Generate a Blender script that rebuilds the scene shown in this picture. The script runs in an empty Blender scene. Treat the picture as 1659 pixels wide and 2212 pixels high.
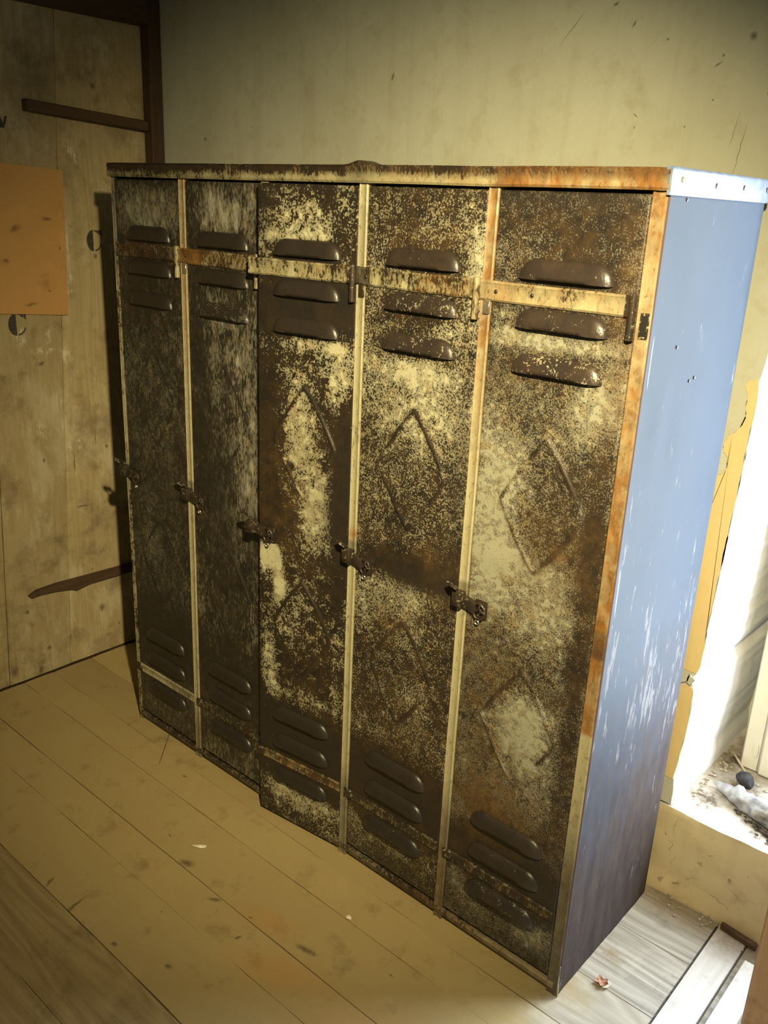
import bpy, bmesh, math, random
import numpy as np
from mathutils import Matrix, Vector, Euler

# ------------------------------------------------------------------ camera, world, lights, exposure
sc = bpy.context.scene
col = sc.collection
cam_d = bpy.data.cameras.new('camera')
cam_d.sensor_fit = 'HORIZONTAL'; cam_d.sensor_width = 36.0
cam_d.lens = 36.0 * 1903.3 / 1659.0
cam_d.clip_start = 0.02
cam = bpy.data.objects.new('camera', cam_d); col.objects.link(cam)
cam.matrix_world = (Matrix.Translation((2.34597, -1.49171, 1.72154)) @ Matrix.Rotation(0.70744, 4, 'Z')
                    @ Matrix.Rotation(1.2355, 4, 'X') @ Matrix.Rotation(0.0453, 4, 'Z'))
sc.camera = cam
sc.view_settings.view_transform = 'Standard'
sc.view_settings.look = 'None'
sc.view_settings.gamma = 1.0
sc.view_settings.use_curve_mapping = False
sc.view_settings.exposure = 0.0
sc.cycles.use_denoising = True
sc.cycles.max_bounces = 8

w = bpy.data.worlds.new('world'); sc.world = w; w.use_nodes = True
bg = w.node_tree.nodes['Background']
bg.inputs['Color'].default_value = (0.62, 0.80, 1.0, 1)
bg.inputs['Strength'].default_value = 0.80

def lamp(name, kind, loc, target, energy, color, **kw):
    d = bpy.data.lights.new(name, kind); d.energy = energy; d.color = color
    for k, v in kw.items(): setattr(d, k, v)
    o = bpy.data.objects.new(name, d); col.objects.link(o)
    o.location = loc
    o.rotation_euler = (Vector(target) - Vector(loc)).to_track_quat('-Z', 'Y').to_euler()
    return o
# the hand lamp held beside the photographer: a warm beam on the lockers
lamp('hand_lamp', 'SPOT', (2.26, -1.18, 2.16), (1.07, 0.13, 1.19), 390, (1.0, 0.81, 0.43),
     shadow_soft_size=0.03, spot_size=math.radians(72), spot_blend=1.0)
lamp('added_floor_fill', 'SPOT', (2.26, -1.18, 2.16), (0.85, -0.75, 0.1), 72, (1.0, 0.79, 0.42),
     shadow_soft_size=0.03, spot_size=math.radians(124), spot_blend=1.0)  # added wide spot at the same place, fills in brightness on the floor
# daylight falling through the window niche on the right
lamp('window_daylight', 'AREA', (2.21, 0.775, 1.16), (2.21, 0.0, 1.16), 78, (0.84, 0.92, 1.0),
     shape='RECTANGLE', size=0.64, size_y=1.66)

# ------------------------------------------------------------------ helpers
def lin(c):
    return tuple((v/255/12.92 if v/255 <= 0.04045 else ((v/255+0.055)/1.055)**2.4) for v in c)
def C4(c): return (*c, 1.0)

def vnoise(x, y, seed):
    x = np.asarray(x, float); y = np.asarray(y, float)
    rs = np.random.RandomState(seed); T = rs.rand(64, 64)
    xi = np.floor(x).astype(int); yi = np.floor(y).astype(int)
    fx = x-xi; fy = y-yi; fx = fx*fx*(3-2*fx); fy = fy*fy*(3-2*fy)
    a = T[xi % 64, yi % 64]; b = T[(xi+1) % 64, yi % 64]; c = T[xi % 64, (yi+1) % 64]; d = T[(xi+1) % 64, (yi+1) % 64]
    return (a*(1-fx)+b*fx)*(1-fy)+(c*(1-fx)+d*fx)*fy
def fbm(x, y, seed, o=4):
    s = 0; a = 0.5; t = 0
    for k in range(o):
        s = s + a*vnoise(x*2**k+7.3*k, y*2**k+3.1*k, seed+k); t += a; a *= 0.55
    return s/t

WORLD = {}
def link(o, parent):
    col.objects.link(o)
    if parent is not None:
        o.parent = parent
        pl = WORLD[parent.name]
        wl = Vector(o.location)
        o.location = wl - pl
        WORLD[o.name] = wl
    else:
        WORLD[o.name] = Vector(o.location)
    return o
def build(name, V, F, mat, parent=None, smooth=False, wear=None, origin=None, mats=None, fmat=None):
    V = np.asarray(V, dtype=np.float64).reshape(-1, 3)
    if origin is None: origin = (V.min(0)+V.max(0))/2; 
    origin = np.asarray(origin, float)
    me = bpy.data.meshes.new(name)
    me.from_pydata((V-origin).tolist(), [], [list(map(int, f)) for f in F])
    if mats:
        for m in mats: me.materials.append(m)
    else: me.materials.append(mat)
    if fmat is not None: me.polygons.foreach_set('material_index', np.asarray(fmat, dtype=np.int32))
    if smooth is True: me.polygons.foreach_set('use_smooth', np.ones(len(F), dtype=bool))
    if wear is not None:
        a = me.color_attributes.new('wear', 'FLOAT_COLOR', 'POINT')
        a.data.foreach_set('color', np.clip(np.asarray(wear, dtype=np.float32), 0, 1).reshape(-1))
    me.update()
    o = bpy.data.objects.new(name, me); o.location = tuple(origin)
    link(o, parent)
    if smooth == 'auto':
        me.shade_flat()
        me.polygons.foreach_set('use_smooth', np.ones(len(F), dtype=bool))
        try: me.set_sharp_from_angle(angle=math.radians(40))
        except Exception: pass
    return o
def empty(name, loc, label, cat, group=None):
    o = bpy.data.objects.new(name, None); o.location = loc; o.empty_display_size = 0.1
    link(o, None); tag(o, label, cat, group); return o
def tag(o, label=None, cat=None, group=None, kind=None):
    if label: o['label'] = label
    if cat: o['category'] = cat
    if group: o['group'] = group
    if kind: o['kind'] = kind
    return o
def cap(V, F): return np.array(V), F

def box(x0, x1, y0, y1, z0, z1, bev=0.0, seg=1):
    bm = bmesh.new(); bmesh.ops.create_cube(bm, size=1)
    for v in bm.verts:
        v.co = Vector(((x0+x1)/2+v.co.x*(x1-x0), (y0+y1)/2+v.co.y*(y1-y0), (z0+z1)/2+v.co.z*(z1-z0)))
    if bev > 0: bmesh.ops.bevel(bm, geom=bm.edges[:], offset=bev, segments=seg, affect='EDGES', profile=0.5)
    V = np.array([v.co[:] for v in bm.verts]); bm.verts.index_update()
    F = [[v.index for v in f.verts] for f in bm.faces]; bm.free()
    return V, F
def join(*parts):
    Vs = []; Fs = []; n = 0
    for V, F in parts:
        V = np.asarray(V); Vs.append(V); Fs += [[i+n for i in f] for f in F]; n += len(V)
    return np.vstack(Vs), Fs
def extrude(profile, stations, axis):
    """closed 2-D profile swept along an axis; profile coords fill the other two axes in order"""
    P = np.array(profile, float); n = len(P); V = []
    for s in stations:
        for a, b in P:
            V.append({0: (s, a, b), 1: (a, s, b), 2: (a, b, s)}[axis])
    F = []
    for k in range(len(stations)-1):
        for i in range(n):
            j = (i+1) % n
            F.append([k*n+i, k*n+j, (k+1)*n+j, (k+1)*n+i])
    F.append(list(range(n))[::-1]); F.append([(len(stations)-1)*n+i for i in range(n)])
    V = np.array(V)
    return fixn(V, F)
def fixn(V, F):
    bm = bmesh.new(); vs = [bm.verts.new(v) for v in V]
    for f in F:
        try: bm.faces.new([vs[i] for i in f])
        except ValueError: pass
    bmesh.ops.recalc_face_normals(bm, faces=bm.faces[:]); bm.verts.index_update()
    F2 = [[v.index for v in f.verts] for f in bm.faces]; bm.free()
    return V, F2
def tube(path, r, seg=10, closed=False, flat=1.0, capend=True):
    path = np.array(path, float); n = len(path); V = []; F = []
    rr = r if hasattr(r, '__len__') else [r]*n
    up0 = np.array([0.13, 0.2, 1.0])
    for i in range(n):
        if closed: t = path[(i+1) % n]-path[i-1]
        else: t = path[min(i+1, n-1)]-path[max(i-1, 0)]
        t = t/np.linalg.norm(t); a = np.cross(t, up0)
        if np.linalg.norm(a) < 1e-3: a = np.cross(t, [1, 0, 0])
        a /= np.linalg.norm(a); b = np.cross(a, t)
        for k in range(seg):
            th = 2*math.pi*k/seg
            V.append(path[i]+rr[i]*(math.cos(th)*a+flat*math.sin(th)*b))
    m = n if closed else n-1
    for i in range(m):
        for k in range(seg):
            F.append([i*seg+k, i*seg+(k+1) % seg, ((i+1) % n)*seg+(k+1) % seg, ((i+1) % n)*seg+k])
    if not closed and capend:
        F.append(list(range(seg))[::-1]); F.append([(n-1)*seg+k for k in range(seg)])
    return fixn(np.array(V), F)
def grid(nu, nv, fn):
    U, W = np.meshgrid(np.linspace(0, 1, nu), np.linspace(0, 1, nv))
    V = fn(U.ravel(), W.ravel())
    i = np.arange(nu*nv).reshape(nv, nu)
    F = np.stack([i[:-1, :-1], i[:-1, 1:], i[1:, 1:], i[1:, :-1]], -1).reshape(-1, 4)
    return V, F

# ------------------------------------------------------------------ node helpers
class NT:
    def __init__(s, name):
        s.m = bpy.data.materials.new(name); s.m.use_nodes = True
        s.t = s.m.node_tree; s.t.nodes.clear()
        s.out = s.t.nodes.new('ShaderNodeOutputMaterial')
        s.bsdf = s.t.nodes.new('ShaderNodeBsdfPrincipled')
        s.t.links.new(s.bsdf.outputs[0], s.out.inputs[0])
    def n(s, kind, **kw):
        nd = s.t.nodes.new(kind)
        for k, v in kw.items(): setattr(nd, k, v)
        return nd
    def set(s, sock, v):
        if isinstance(v, bpy.types.NodeSocket): s.t.links.new(v, sock)
        else:
            if hasattr(sock.default_value, '__len__') and hasattr(v, '__len__') and len(v) == 3 and len(sock.default_value) == 4: v = (*v, 1)
            sock.default_value = v
    def coord(s, kind='Object'): return s.n('ShaderNodeTexCoord').outputs[kind]
    def pos(s): return s.n('ShaderNodeNewGeometry').outputs['Position']
    def mapping(s, v, scale=(1, 1, 1), loc=(0, 0, 0), rot=(0, 0, 0), vt='POINT'):
        m = s.n('ShaderNodeMapping', vector_type=vt); s.set(m.inputs['Vector'], v)
        m.inputs['Location'].default_value = loc; m.inputs['Rotation'].default_value = rot; m.inputs['Scale'].default_value = scale
        return m.outputs[0]
    def noise(s, v, scale, detail=4, rough=0.6, dist=0.0):
        m = s.n('ShaderNodeTexNoise'); s.set(m.inputs['Vector'], v)
        m.inputs['Scale'].default_value = scale; m.inputs['Detail'].default_value = detail
        m.inputs['Roughness'].default_value = rough; m.inputs['Distortion'].default_value = dist
        return m.outputs['Fac']
    def mr(s, v, a, b, c=0.0, d=1.0, smooth=False):
        m = s.n('ShaderNodeMapRange'); m.clamp = True
        if smooth: m.interpolation_type = 'SMOOTHSTEP'
        s.set(m.inputs[0], v); s.set(m.inputs[1], a); s.set(m.inputs[2], b); s.set(m.inputs[3], c); s.set(m.inputs[4], d)
        return m.outputs[0]
    def math(s, op, a, b=0.0, clamp=False):
        m = s.n('ShaderNodeMath', operation=op); m.use_clamp = clamp
        s.set(m.inputs[0], a); s.set(m.inputs[1], b); return m.outputs[0]
    def mix(s, f, a, b, blend='MIX'):
        m = s.n('ShaderNodeMix', data_type='RGBA', blend_type=blend)
        s.set(m.inputs[0], f); s.set(m.inputs[6], a); s.set(m.inputs[7], b); return m.outputs[2]
    def ramp(s, v, stops):
        m = s.n('ShaderNodeValToRGB'); s.set(m.inputs[0], v)
        e = m.color_ramp.elements
        while len(e) < len(stops): e.new(0.5)
        for el, (p, c) in zip(e, stops): el.position = p; el.color = C4(c)
        return m.outputs[0]
    def attr(s, name='wear'):
        a = s.n('ShaderNodeAttribute'); a.attribute_name = name; a.attribute_type = 'GEOMETRY'
        sp = s.n('ShaderNodeSeparateColor'); s.t.links.new(a.outputs['Color'], sp.inputs[0])
        return sp.outputs[0], sp.outputs[1], sp.outputs[2], a.outputs['Alpha']
    def bump(s, h, strength=0.3, dist=0.002, normal=None):
        b = s.n('ShaderNodeBump'); s.set(b.inputs['Height'], h)
        b.inputs['Strength'].default_value = strength; b.inputs['Distance'].default_value = dist
        if normal is not None: s.set(b.inputs['Normal'], normal)
        return b.outputs[0]
    def spots(s, v, lst, soft=0.5, wob=0.02):
        """lst: (loc, rot, radii) ellipsoids -> mask"""
        acc = None
        nz = s.n('ShaderNodeTexNoise'); s.set(nz.inputs['Vector'], v); nz.inputs['Scale'].default_value = 55; nz.inputs['Detail'].default_value = 4
        a1 = s.n('ShaderNodeVectorMath', operation='SUBTRACT'); s.set(a1.inputs[0], nz.outputs['Color']); a1.inputs[1].default_value = (.5, .5, .5)
        a2 = s.n('ShaderNodeVectorMath', operation='SCALE'); s.set(a2.inputs[0], a1.outputs[0]); a2.inputs['Scale'].default_value = wob
        a3 = s.n('ShaderNodeVectorMath', operation='ADD'); s.set(a3.inputs[0], v); s.set(a3.inputs[1], a2.outputs[0]); v = a3.outputs[0]
        for loc, rot, rad in lst:
            m = s.mapping(v, scale=rad, loc=loc, rot=rot, vt='TEXTURE')
            l = s.n('ShaderNodeVectorMath', operation='LENGTH'); s.set(l.inputs[0], m)
            k = s.mr(l.outputs['Value'], 1.0, 1.0-soft, 0, 1)
            acc = k if acc is None else s.math('MAXIMUM', acc, k)
        return acc
    def fin(s, color, rough=0.6, normal=None, metallic=0.0, spec=0.5):
        s.set(s.bsdf.inputs['Base Color'], color); s.set(s.bsdf.inputs['Roughness'], rough)
        s.set(s.bsdf.inputs['Metallic'], metallic); s.bsdf.inputs['Specular IOR Level'].default_value = spec
        if normal is not None: s.set(s.bsdf.inputs['Normal'], normal)
        return s.m

def worn(name, scale=170, stretch=(1, 1, 1), hard=0.10, coarse=0.35, paint=(0.40, 0.385, 0.235), paint2=(0.30, 0.295, 0.215),
         dark=(0.016, 0.013, 0.010), brown=(0.046, 0.029, 0.014), gloss=0.38, orange_a=(0.135, 0.080, 0.028), orange_b=(0.060, 0.034, 0.014), bright=1.35, pits=0.65, pitlo=0.58):
    """peeling paint over scorched steel; wear = (paint left, orange rust, soot, brightness)"""
    t = NT(name); p = t.pos(); R, G, B, A = t.attr()
    pm = t.mapping(p, scale=stretch)
    n1 = t.noise(pm, scale, 3, 0.62); n2 = t.noise(pm, scale*0.24, 4, 0.62, 0.3); n3 = t.noise(p, 9, 3, 0.5)
    n = t.math('ADD', t.math('MULTIPLY', t.mr(n1, 0.28, 0.72), 1-coarse), t.math('MULTIPLY', t.mr(n2, 0.28, 0.72), coarse))
    v = t.math('ADD', n, t.math('SUBTRACT', R, 1.0))
    mask = t.mr(v, -hard, hard, 0, 1, True)
    pc = t.mix(t.mr(n2, 0.35, 0.65), paint, paint2)
    pc = t.mix(t.math('MULTIPLY', t.mr(t.noise(p, 30, 4, 0.6), 0.45, 0.7), 0.45), pc, (0.30, 0.21, 0.085))
    hi = t.mr(t.math('ADD', R, t.math('MULTIPLY', t.math('SUBTRACT', n2, 0.5), 1.6)), 0.62, 0.80, 0, 1, True)
    pc = t.mix(hi, pc, tuple(min(1, x*bright) for x in paint))
    dc = t.mix(t.mr(t.noise(p, 22, 5, 0.65), 0.42, 0.68), dark, brown)
    c = t.mix(mask, dc, pc)
    orange = t.mix(t.mr(t.noise(pm, 40, 5, 0.7), 0.35, 0.66), orange_a, orange_b)
    gm = t.math('MULTIPLY', t.math('MULTIPLY', G, t.mr(t.math('ADD', t.noise(p, 26, 5, 0.65), t.math('MULTIPLY', G, 0.30)), 0.46, 0.78)), t.mr(n2, 0.30, 0.55, 0.45, 1.0), True)
    c = t.mix(gm, c, orange)
    pit = t.mr(t.noise(pm, scale*0.9, 4, 0.7), pitlo, pitlo+0.10)
    c = t.mix(t.math('MULTIPLY', pit, pits), c, (0.040, 0.024, 0.012))
    soot = t.math('MULTIPLY', B, t.mr(t.noise(p, 35, 4, 0.6), 0.25, 0.6, 0.7, 1.0))
    c = t.mix(t.math('MULTIPLY', soot, 0.93), c, (0.020, 0.017, 0.014))
    h = t.math('ADD', t.math('MULTIPLY', mask, 0.6), t.math('MULTIPLY', n1, 0.8))
    nb = t.bump(h, 0.5, 0.0015)
    rg = t.mix(mask, (gloss, gloss, gloss), (gloss+0.08,)*3)
    return t.fin(c, rg, nb, spec=0.5)

M = {}
M['door1'] = worn('dark sooted door paint', 210, (1, 1, 0.55), 0.30, 0.45, paint=(0.15, 0.15, 0.118), paint2=(0.105, 0.105, 0.085), dark=(0.014, 0.014, 0.011), brown=(0.034, 0.026, 0.015))
M['door2'] = worn('streaked door paint', 210, (1, 1, 0.35), 0.24, 0.45, paint=(0.21, 0.205, 0.16), paint2=(0.145, 0.145, 0.12), dark=(0.014, 0.014, 0.011), brown=(0.036, 0.028, 0.016))
M['door3'] = worn('flaking cream door paint', 190, (1, 1, 1), 0.08, 0.45, paint=(0.33, 0.325, 0.215), paint2=(0.20, 0.19, 0.125), brown=(0.030, 0.021, 0.012))
M['door4'] = worn('speckled door paint', 250, (1, 1, 1), 0.12, 0.35, paint=(0.29, 0.285, 0.20), paint2=(0.18, 0.17, 0.115))
M['door5'] = worn('speckled olive door paint', 290, (1, 1, 1), 0.20, 0.38, paint=(0.20, 0.20, 0.15), paint2=(0.125, 0.115, 0.082))
M['frame'] = worn('rusted cream frame paint', 150, (1, 1, 0.5), 0.14, 0.4, paint=(0.25, 0.235, 0.145), paint2=(0.17, 0.15, 0.085), orange_a=(0.25, 0.118, 0.026), orange_b=(0.11, 0.048, 0.014), bright=1.25, pits=0.5, pitlo=0.57)
M['louver'] = worn('bare scorched louver steel', 200, (1, 1, 1), 0.08, 0.4, paint=(0.32, 0.31, 0.21), dark=(0.026, 0.020, 0.018), brown=(0.040, 0.029, 0.022), gloss=0.34)
M['iron'] = worn('blackened iron', 120, (1, 1, 1), 0.1, 0.3, dark=(0.018, 0.015, 0.012), brown=(0.042, 0.026, 0.016), gloss=0.34)

def mat_side():
    t = NT('worn blue grey side paint'); p = t.pos(); R, G, B, A = t.attr()
    c = t.mix(t.mr(t.noise(p, 5, 4), 0.3, 0.7), (0.043, 0.061, 0.090), (0.051, 0.071, 0.102))
    pur = t.mix(t.mr(t.noise(t.mapping(p, scale=(1, 1, 0.3)), 30, 4), 0.35, 0.65), (0.042, 0.034, 0.036), (0.068, 0.054, 0.049))
    c = t.mix(t.mr(t.math('ADD', B, t.math('MULTIPLY', t.math('SUBTRACT', t.noise(p, 12, 5), 0.5), 0.7)), 0.15, 0.85), c, pur)
    n = t.noise(t.mapping(p, scale=(1, 1.0, 0.20)), 48, 6, 0.68)
    sc_ = t.mr(t.math('ADD', t.mr(n, 0.3, 0.7), t.math('SUBTRACT', R, 1.0)), -0.05, 0.07)
    c = t.mix(sc_, c, (0.14, 0.145, 0.16))
    c = t.mix(t.math('MULTIPLY', G, 0.8), c, (0.10, 0.06, 0.05))
    return t.fin(c, 0.60, t.bump(t.math('ADD', sc_, t.noise(p, 60, 3)), 0.12, 0.001), spec=0.08)
M['side'] = mat_side()

def mat_plaster(name, base, base2, spots=None, stain=(0.30, 0.26, 0.15), wob=.008, sk=.75):
    t = NT(name); p = t.pos()
    a = t.noise(p, 2.2, 5, 0.6); b = t.noise(p, 14, 5, 0.65); f = t.noise(p, 160, 3, 0.6)
    c = t.mix(t.mr(a, 0.35, 0.65), base, base2)
    c = t.mix(t.math('MULTIPLY', t.mr(b, 0.52, 0.72), 0.35), c, stain)
    streak = t.noise(t.mapping(p, scale=(7, 7, 0.35)), 2.5, 4)
    c = t.mix(t.math('MULTIPLY', t.mr(streak, 0.52, 0.72), 0.18), c, (0.27, 0.21, 0.12))
    h = t.math('ADD', t.math('MULTIPLY', b, 1.0), t.math('MULTIPLY', f, 0.25))
    if spots:
        s = t.spots(p, spots, .8, wob); c = t.mix(t.math('MULTIPLY', s, sk), c, (0.085, 0.060, 0.035)); h = t.math('SUBTRACT', h, s)
    return t.fin(c, 0.8, t.bump(h, 0.35, 0.004), spec=0.2)
by = 0.5054
def bs(x, z, ang, a, b): return ((x, by, z), (0, math.radians(-ang), 0), (a*.8, 0.02, b*.8))
back_spots = [bs(0.598, 2.051, 75, .016, .006), bs(1.384, 2.084, 0, .005, .005), bs(1.30, 2.122, 60, .012, .004), bs(1.25, 2.165, 20, .012, .006),
              bs(1.569, 2.078, 0, .012, .013), bs(1.512, 2.045, 75, .006, .004), bs(1.505, 2.03, 35, .016, .0025), bs(1.145, 2.125, 48, .065, .0016),
              bs(1.503, 1.961, 0, .004, .004), bs(1.45, 1.91, 0, .003, .005), bs(-.224, 1.903, -40, .012, .007), bs(1.619, 1.97, 0, .004, .006),
              bs(1.329, 1.935, -30, .012, .0025), bs(1.33, 1.91, 0, .003, .004), bs(0.014, 1.935, 80, .006, .0015),
              bs(1.578, 1.86, 82, .09, .0014), bs(1.56, 1.90, 80, .05, .0012), bs(1.3, 1.80, 50, .008, .002)]
low_spots = [bs(1.70, .21, 85, .05, .0022), bs(1.695, .14, 100, .04, .002), bs(1.71, .10, 60, .03, .002), bs(1.78, .13, 0, .010, .006), bs(1.86, .12, 40, .012, .008), bs(1.69, .03, 0, .012, .010),
             bs(1.73, .035, 0, .018, .009), bs(1.80, .17, 20, .03, .002), bs(1.88, .09, -30, .04, .002), bs(1.84, .05, -20, .05, .003), bs(1.76, .07, 30, .03, .002), bs(1.90, .16, 0, .006, .005), bs(1.68, .17, 0, .006, .005)]
M['plaster'] = mat_plaster('yellowed plaster', (0.46, 0.48, 0.40), (0.40, 0.41, 0.33), back_spots)
M['yellow'] = mat_plaster('smooth yellow wall paint', (0.62, 0.50, 0.25), (0.56, 0.44, 0.21), None, (0.5, 0.42, 0.24))
M['reveal'] = mat_plaster('whitewashed reveal', (0.80, 0.80, 0.77), (0.70, 0.70, 0.67), None, (0.40, 0.37, 0.30))
def ss(x, y, ang, a, b): return ((x, y, .262), (0, 0, math.radians(ang)), (a, b, .05))
M['sill'] = mat_plaster('dirty sill mortar', (0.60, 0.58, 0.53), (0.36, 0.32, 0.25), [ss(1.80, .68, -35, .16, .10), ss(1.74, .60, 0, .06, .05), ss(1.92, .56, -20, .14, .035), ss(1.72, .82, 0, .06, .12), ss(2.05, .62, 0, .2, .08), ss(1.75, .93, 0, .08, .1)], (0.13, 0.10, 0.075), .10, .92)
M['lowwall'] = mat_plaster('stained plaster below the sill', (0.56, 0.49, 0.31), (0.44, 0.35, 0.20), low_spots, (0.24, 0.16, 0.09), .035, .6)
M['dim'] = mat_plaster('plain plaster', (0.36, 0.33, 0.22), (0.30, 0.27, 0.18))

def mat_wood(name, a, b, axis, grain=1.0, dusty=0.5, spots=None, marks=None, rough=0.65, warm=None, grey=False, warmc=(0.42, 0.22, 0.065)):
    """axis = index of the direction the board runs in"""
    t = NT(name); p = t.pos()
    oi = t.n('ShaderNodeObjectInfo').outputs['Random']
    off = t.n('ShaderNodeCombineXYZ'); t.set(off.inputs[0], t.math('MULTIPLY', oi, 13.0)); t.set(off.inputs[1], t.math('MULTIPLY', oi, 7.0)); t.set(off.inputs[2], t.math('MULTIPLY', oi, 3.0))
    va = t.n('ShaderNodeVectorMath', operation='ADD'); t.set(va.inputs[0], p); t.set(va.inputs[1], off.outputs[0])
    sc3 = [1, 1, 1]; sc3[axis] = 0.10
    pm = t.mapping(va.outputs[0], scale=tuple(sc3))
    big = t.noise(pm, 7, 2, 0.4)
    rings = t.math('FRACT', t.math('MULTIPLY', big, 16.0))
    rings = t.mr(t.math('ABSOLUTE', t.math('SUBTRACT', rings, 0.5)), 0.0, 0.5)
    sc4 = [1, 1, 1]; sc4[axis] = 0.03
    fib = t.noise(t.mapping(va.outputs[0], scale=tuple(sc4)), 130, 3, 0.6)
    g = t.math('ADD', t.math('MULTIPLY', rings, 0.55), t.math('MULTIPLY', t.mr(fib, 0.3, 0.7), 0.45))
    c = t.mix(t.math('MULTIPLY', t.math('SUBTRACT', 1.0, g), 0.65*grain, True), a, b)
    d = t.mr(t.noise(p, 3.0, 5, 0.6), 0.35, 0.68)
    c = t.mix(t.math('MULTIPLY', d, dusty), c, tuple(0.6*x+0.4*y for x, y in zip(a, b)))
    c = t.mix(t.math('MULTIPLY', t.mr(t.noise(p, 9, 6, 0.7), 0.56, 0.72), 0.55), c, tuple(x*0.5 for x in b))
    c = t.mix(t.math('MULTIPLY', t.mr(t.noise(p, 6, 5, 0.6, 0.5), 0.60, 0.75), 0.35), c, tuple(min(1, x*1.25) for x in a))
    if grey:   # daylight painted into the floor: boards turn paler and greyer beside the window
        sx = t.n('ShaderNodeSeparateXYZ'); t.set(sx.inputs[0], p)
        gx = t.math('MULTIPLY', t.mr(t.math('ADD', sx.outputs[0], t.math('MULTIPLY', t.math('SUBTRACT', t.noise(p, 9, 5), .5), .5)), 1.56, 1.76, 0, 1, True), 0.85)
        c = t.mix(gx, c, t.mix(g, (0.30, 0.28, 0.225), (0.52, 0.505, 0.45)))
    if warm: c = t.mix(t.math('MULTIPLY', t.spots(p, warm, 0.95, .06), 0.8 if warmc[0] < .4 else 0.55), c, warmc)
    if marks:
        wsh = t.noise(t.mapping(p, scale=(1, 1, 0.45)), 7, 6, 0.72)
        c = t.mix(t.math('MULTIPLY', t.mr(wsh, 0.50, 0.62), 0.55), c, (0.50, 0.46, 0.33))
        c = t.mix(t.math('MULTIPLY', t.mr(t.noise(t.mapping(p, loc=(3, 5, 1)), 5, 6, 0.7), 0.52, 0.66), 0.55), c, (0.13, 0.09, 0.05))
        c = t.mix(t.math('MULTIPLY', t.math('MULTIPLY', t.spots(p, marks, 0.9, .05), t.mr(fib, 0.38, 0.55)), t.mr(t.noise(p, 40, 4, .7), .4, .58)), c, (0.62, 0.58, 0.44))
    if spots: c = t.mix(t.math('MULTIPLY', t.spots(p, spots, 0.8, .012), 0.72), c, (0.055, 0.038, 0.020))
    tone = t.mr(oi, 0, 1, 0.88, 1.10)
    hsv = t.n('ShaderNodeHueSaturation'); t.set(hsv.inputs['Color'], c); t.set(hsv.inputs['Value'], tone)
    h = t.math('ADD', t.math('MULTIPLY', g, 0.6*grain), t.math('MULTIPLY', t.noise(p, 90, 3), 0.2))
    return t.fin(hsv.outputs[0], rough, t.bump(h, 0.35*max(grain, .3), 0.003), spec=0.25)
Lx = -0.498
def ls(y, z, ang, a, b): return ((Lx, y, z), (math.radians(ang), 0, 0), (0.03, a, b))
knots = [ls(.264, 2.05, 0, .014, .016), ls(.005, 1.161, 20, .016, .009), ls(-.017, .821, 0, .008, .010), ls(.232, .83, 0, .009, .012), ls(.234, .66, 0, .010, .014),
         ls(.17, .19, 0, .018, .022), ls(-.13, .27, 0, .010, .012), ls(-.06, .10, 0, .012, .012), ls(.235, 1.51, 0, .010, .014), ls(.24, .10, 0, .006, .008),
         ls(.14, .36, 0, .004, .005), ls(.05, .16, 0, .003, .004), ls(.06, .22, 0, .003, .004), ls(.10, .79, 85, .05, .004), ls(-.1, .02, 80, .03, .012),
         ls(.12, .62, 0, .03, .006), ls(-.2, .05, 0, .02, .03), ls(.19, .87, 85, .03, .004)]
wmarks = [ls(.17, 1.84, -60, .055, .018), ls(.10, 1.18, 0, .020, .05), ls(.02, 1.20, 0, .07, .014), ls(-.02, .93, 80, .05, .014), ls(.06, .93, 0, .02, .035), ls(.05, 1.02, 0, .03, .05),
          ls(.19, .775, -68, .040, .004), ls(.13, 1.42, 80, .06, .010), ls(.135, 1.55, 85, .10, .012), ls(.13, .86, 80, .03, .012), ls(.09, .85, 0, .015, .03),
          ls(-.06, 1.25, 85, .04, .03), ls(.04, 1.26, 85, .04, .016)]
M['wallwood'] = mat_wood('aged whitewashed wall board', (0.40, 0.335, 0.19), (0.22, 0.16, 0.08), 2, 0.8, 0.55, knots, wmarks)
M['darkwood'] = mat_wood('dark brown timber', (0.070, 0.042, 0.024), (0.030, 0.018, 0.012), 2, 1, 0.3)
M['darkwood_y'] = mat_wood('dark brown timber across', (0.085, 0.050, 0.028), (0.040, 0.024, 0.014), 1, 1, 0.3)
M['ceilwood'] = mat_wood('dark ceiling timber', (0.060, 0.045, 0.030), (0.030, 0.022, 0.016), 0, 1, 0.4)
def fs(x, y, ang, a, b): return ((x, y, 0), (0, 0, math.radians(ang)), (a, b, .03))
rs0 = random.Random(5)
fspots = [fs(.30+rs0.random()*1.4, -.9+rs0.random()*.8, rs0.random()*180, .004+rs0.random()*.004, .003+.002*rs0.random()) for _ in range(16)]
fspots += [fs(.86, -.36, 30, .022, .010), fs(.95, -.57, 20, .012, .008), fs(1.0, -.40, 60, .014, .006), fs(.62, -.62, 100, .05, .007), fs(.50, -.62, 120, .025, .006),
           fs(.70, -.33, 20, .03, .016), fs(1.15, -.31, 10, .04, .010), fs(1.05, -.66, 100, .03, .008), fs(.80, -.62, 20, .012, .008), fs(.38, -.10, 0, .012, .006)]
M['floor'] = mat_wood('dusty floor board', (0.36, 0.285, 0.135), (0.28, 0.205, 0.092), 0, 0.25, 0.8, fspots, None, 0.7,
                      [fs(1.15, -.40, 20, .17, .07), fs(1.02, -.31, 10, .12, .05), fs(1.5, -.45, 0, .3, .2)], True)
M['floor_weather'] = mat_wood('weathered grey floor board', (0.42, 0.405, 0.35), (0.12, 0.105, 0.08), 0, 1.25, 0.12, None, None, .75, [fs(1.76, .46, 0, .22, .09), fs(1.95, .44, 0, .20, .08), fs(1.7, .2, 0, .05, .03)], False, (0.20, 0.15, 0.085))
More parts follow.
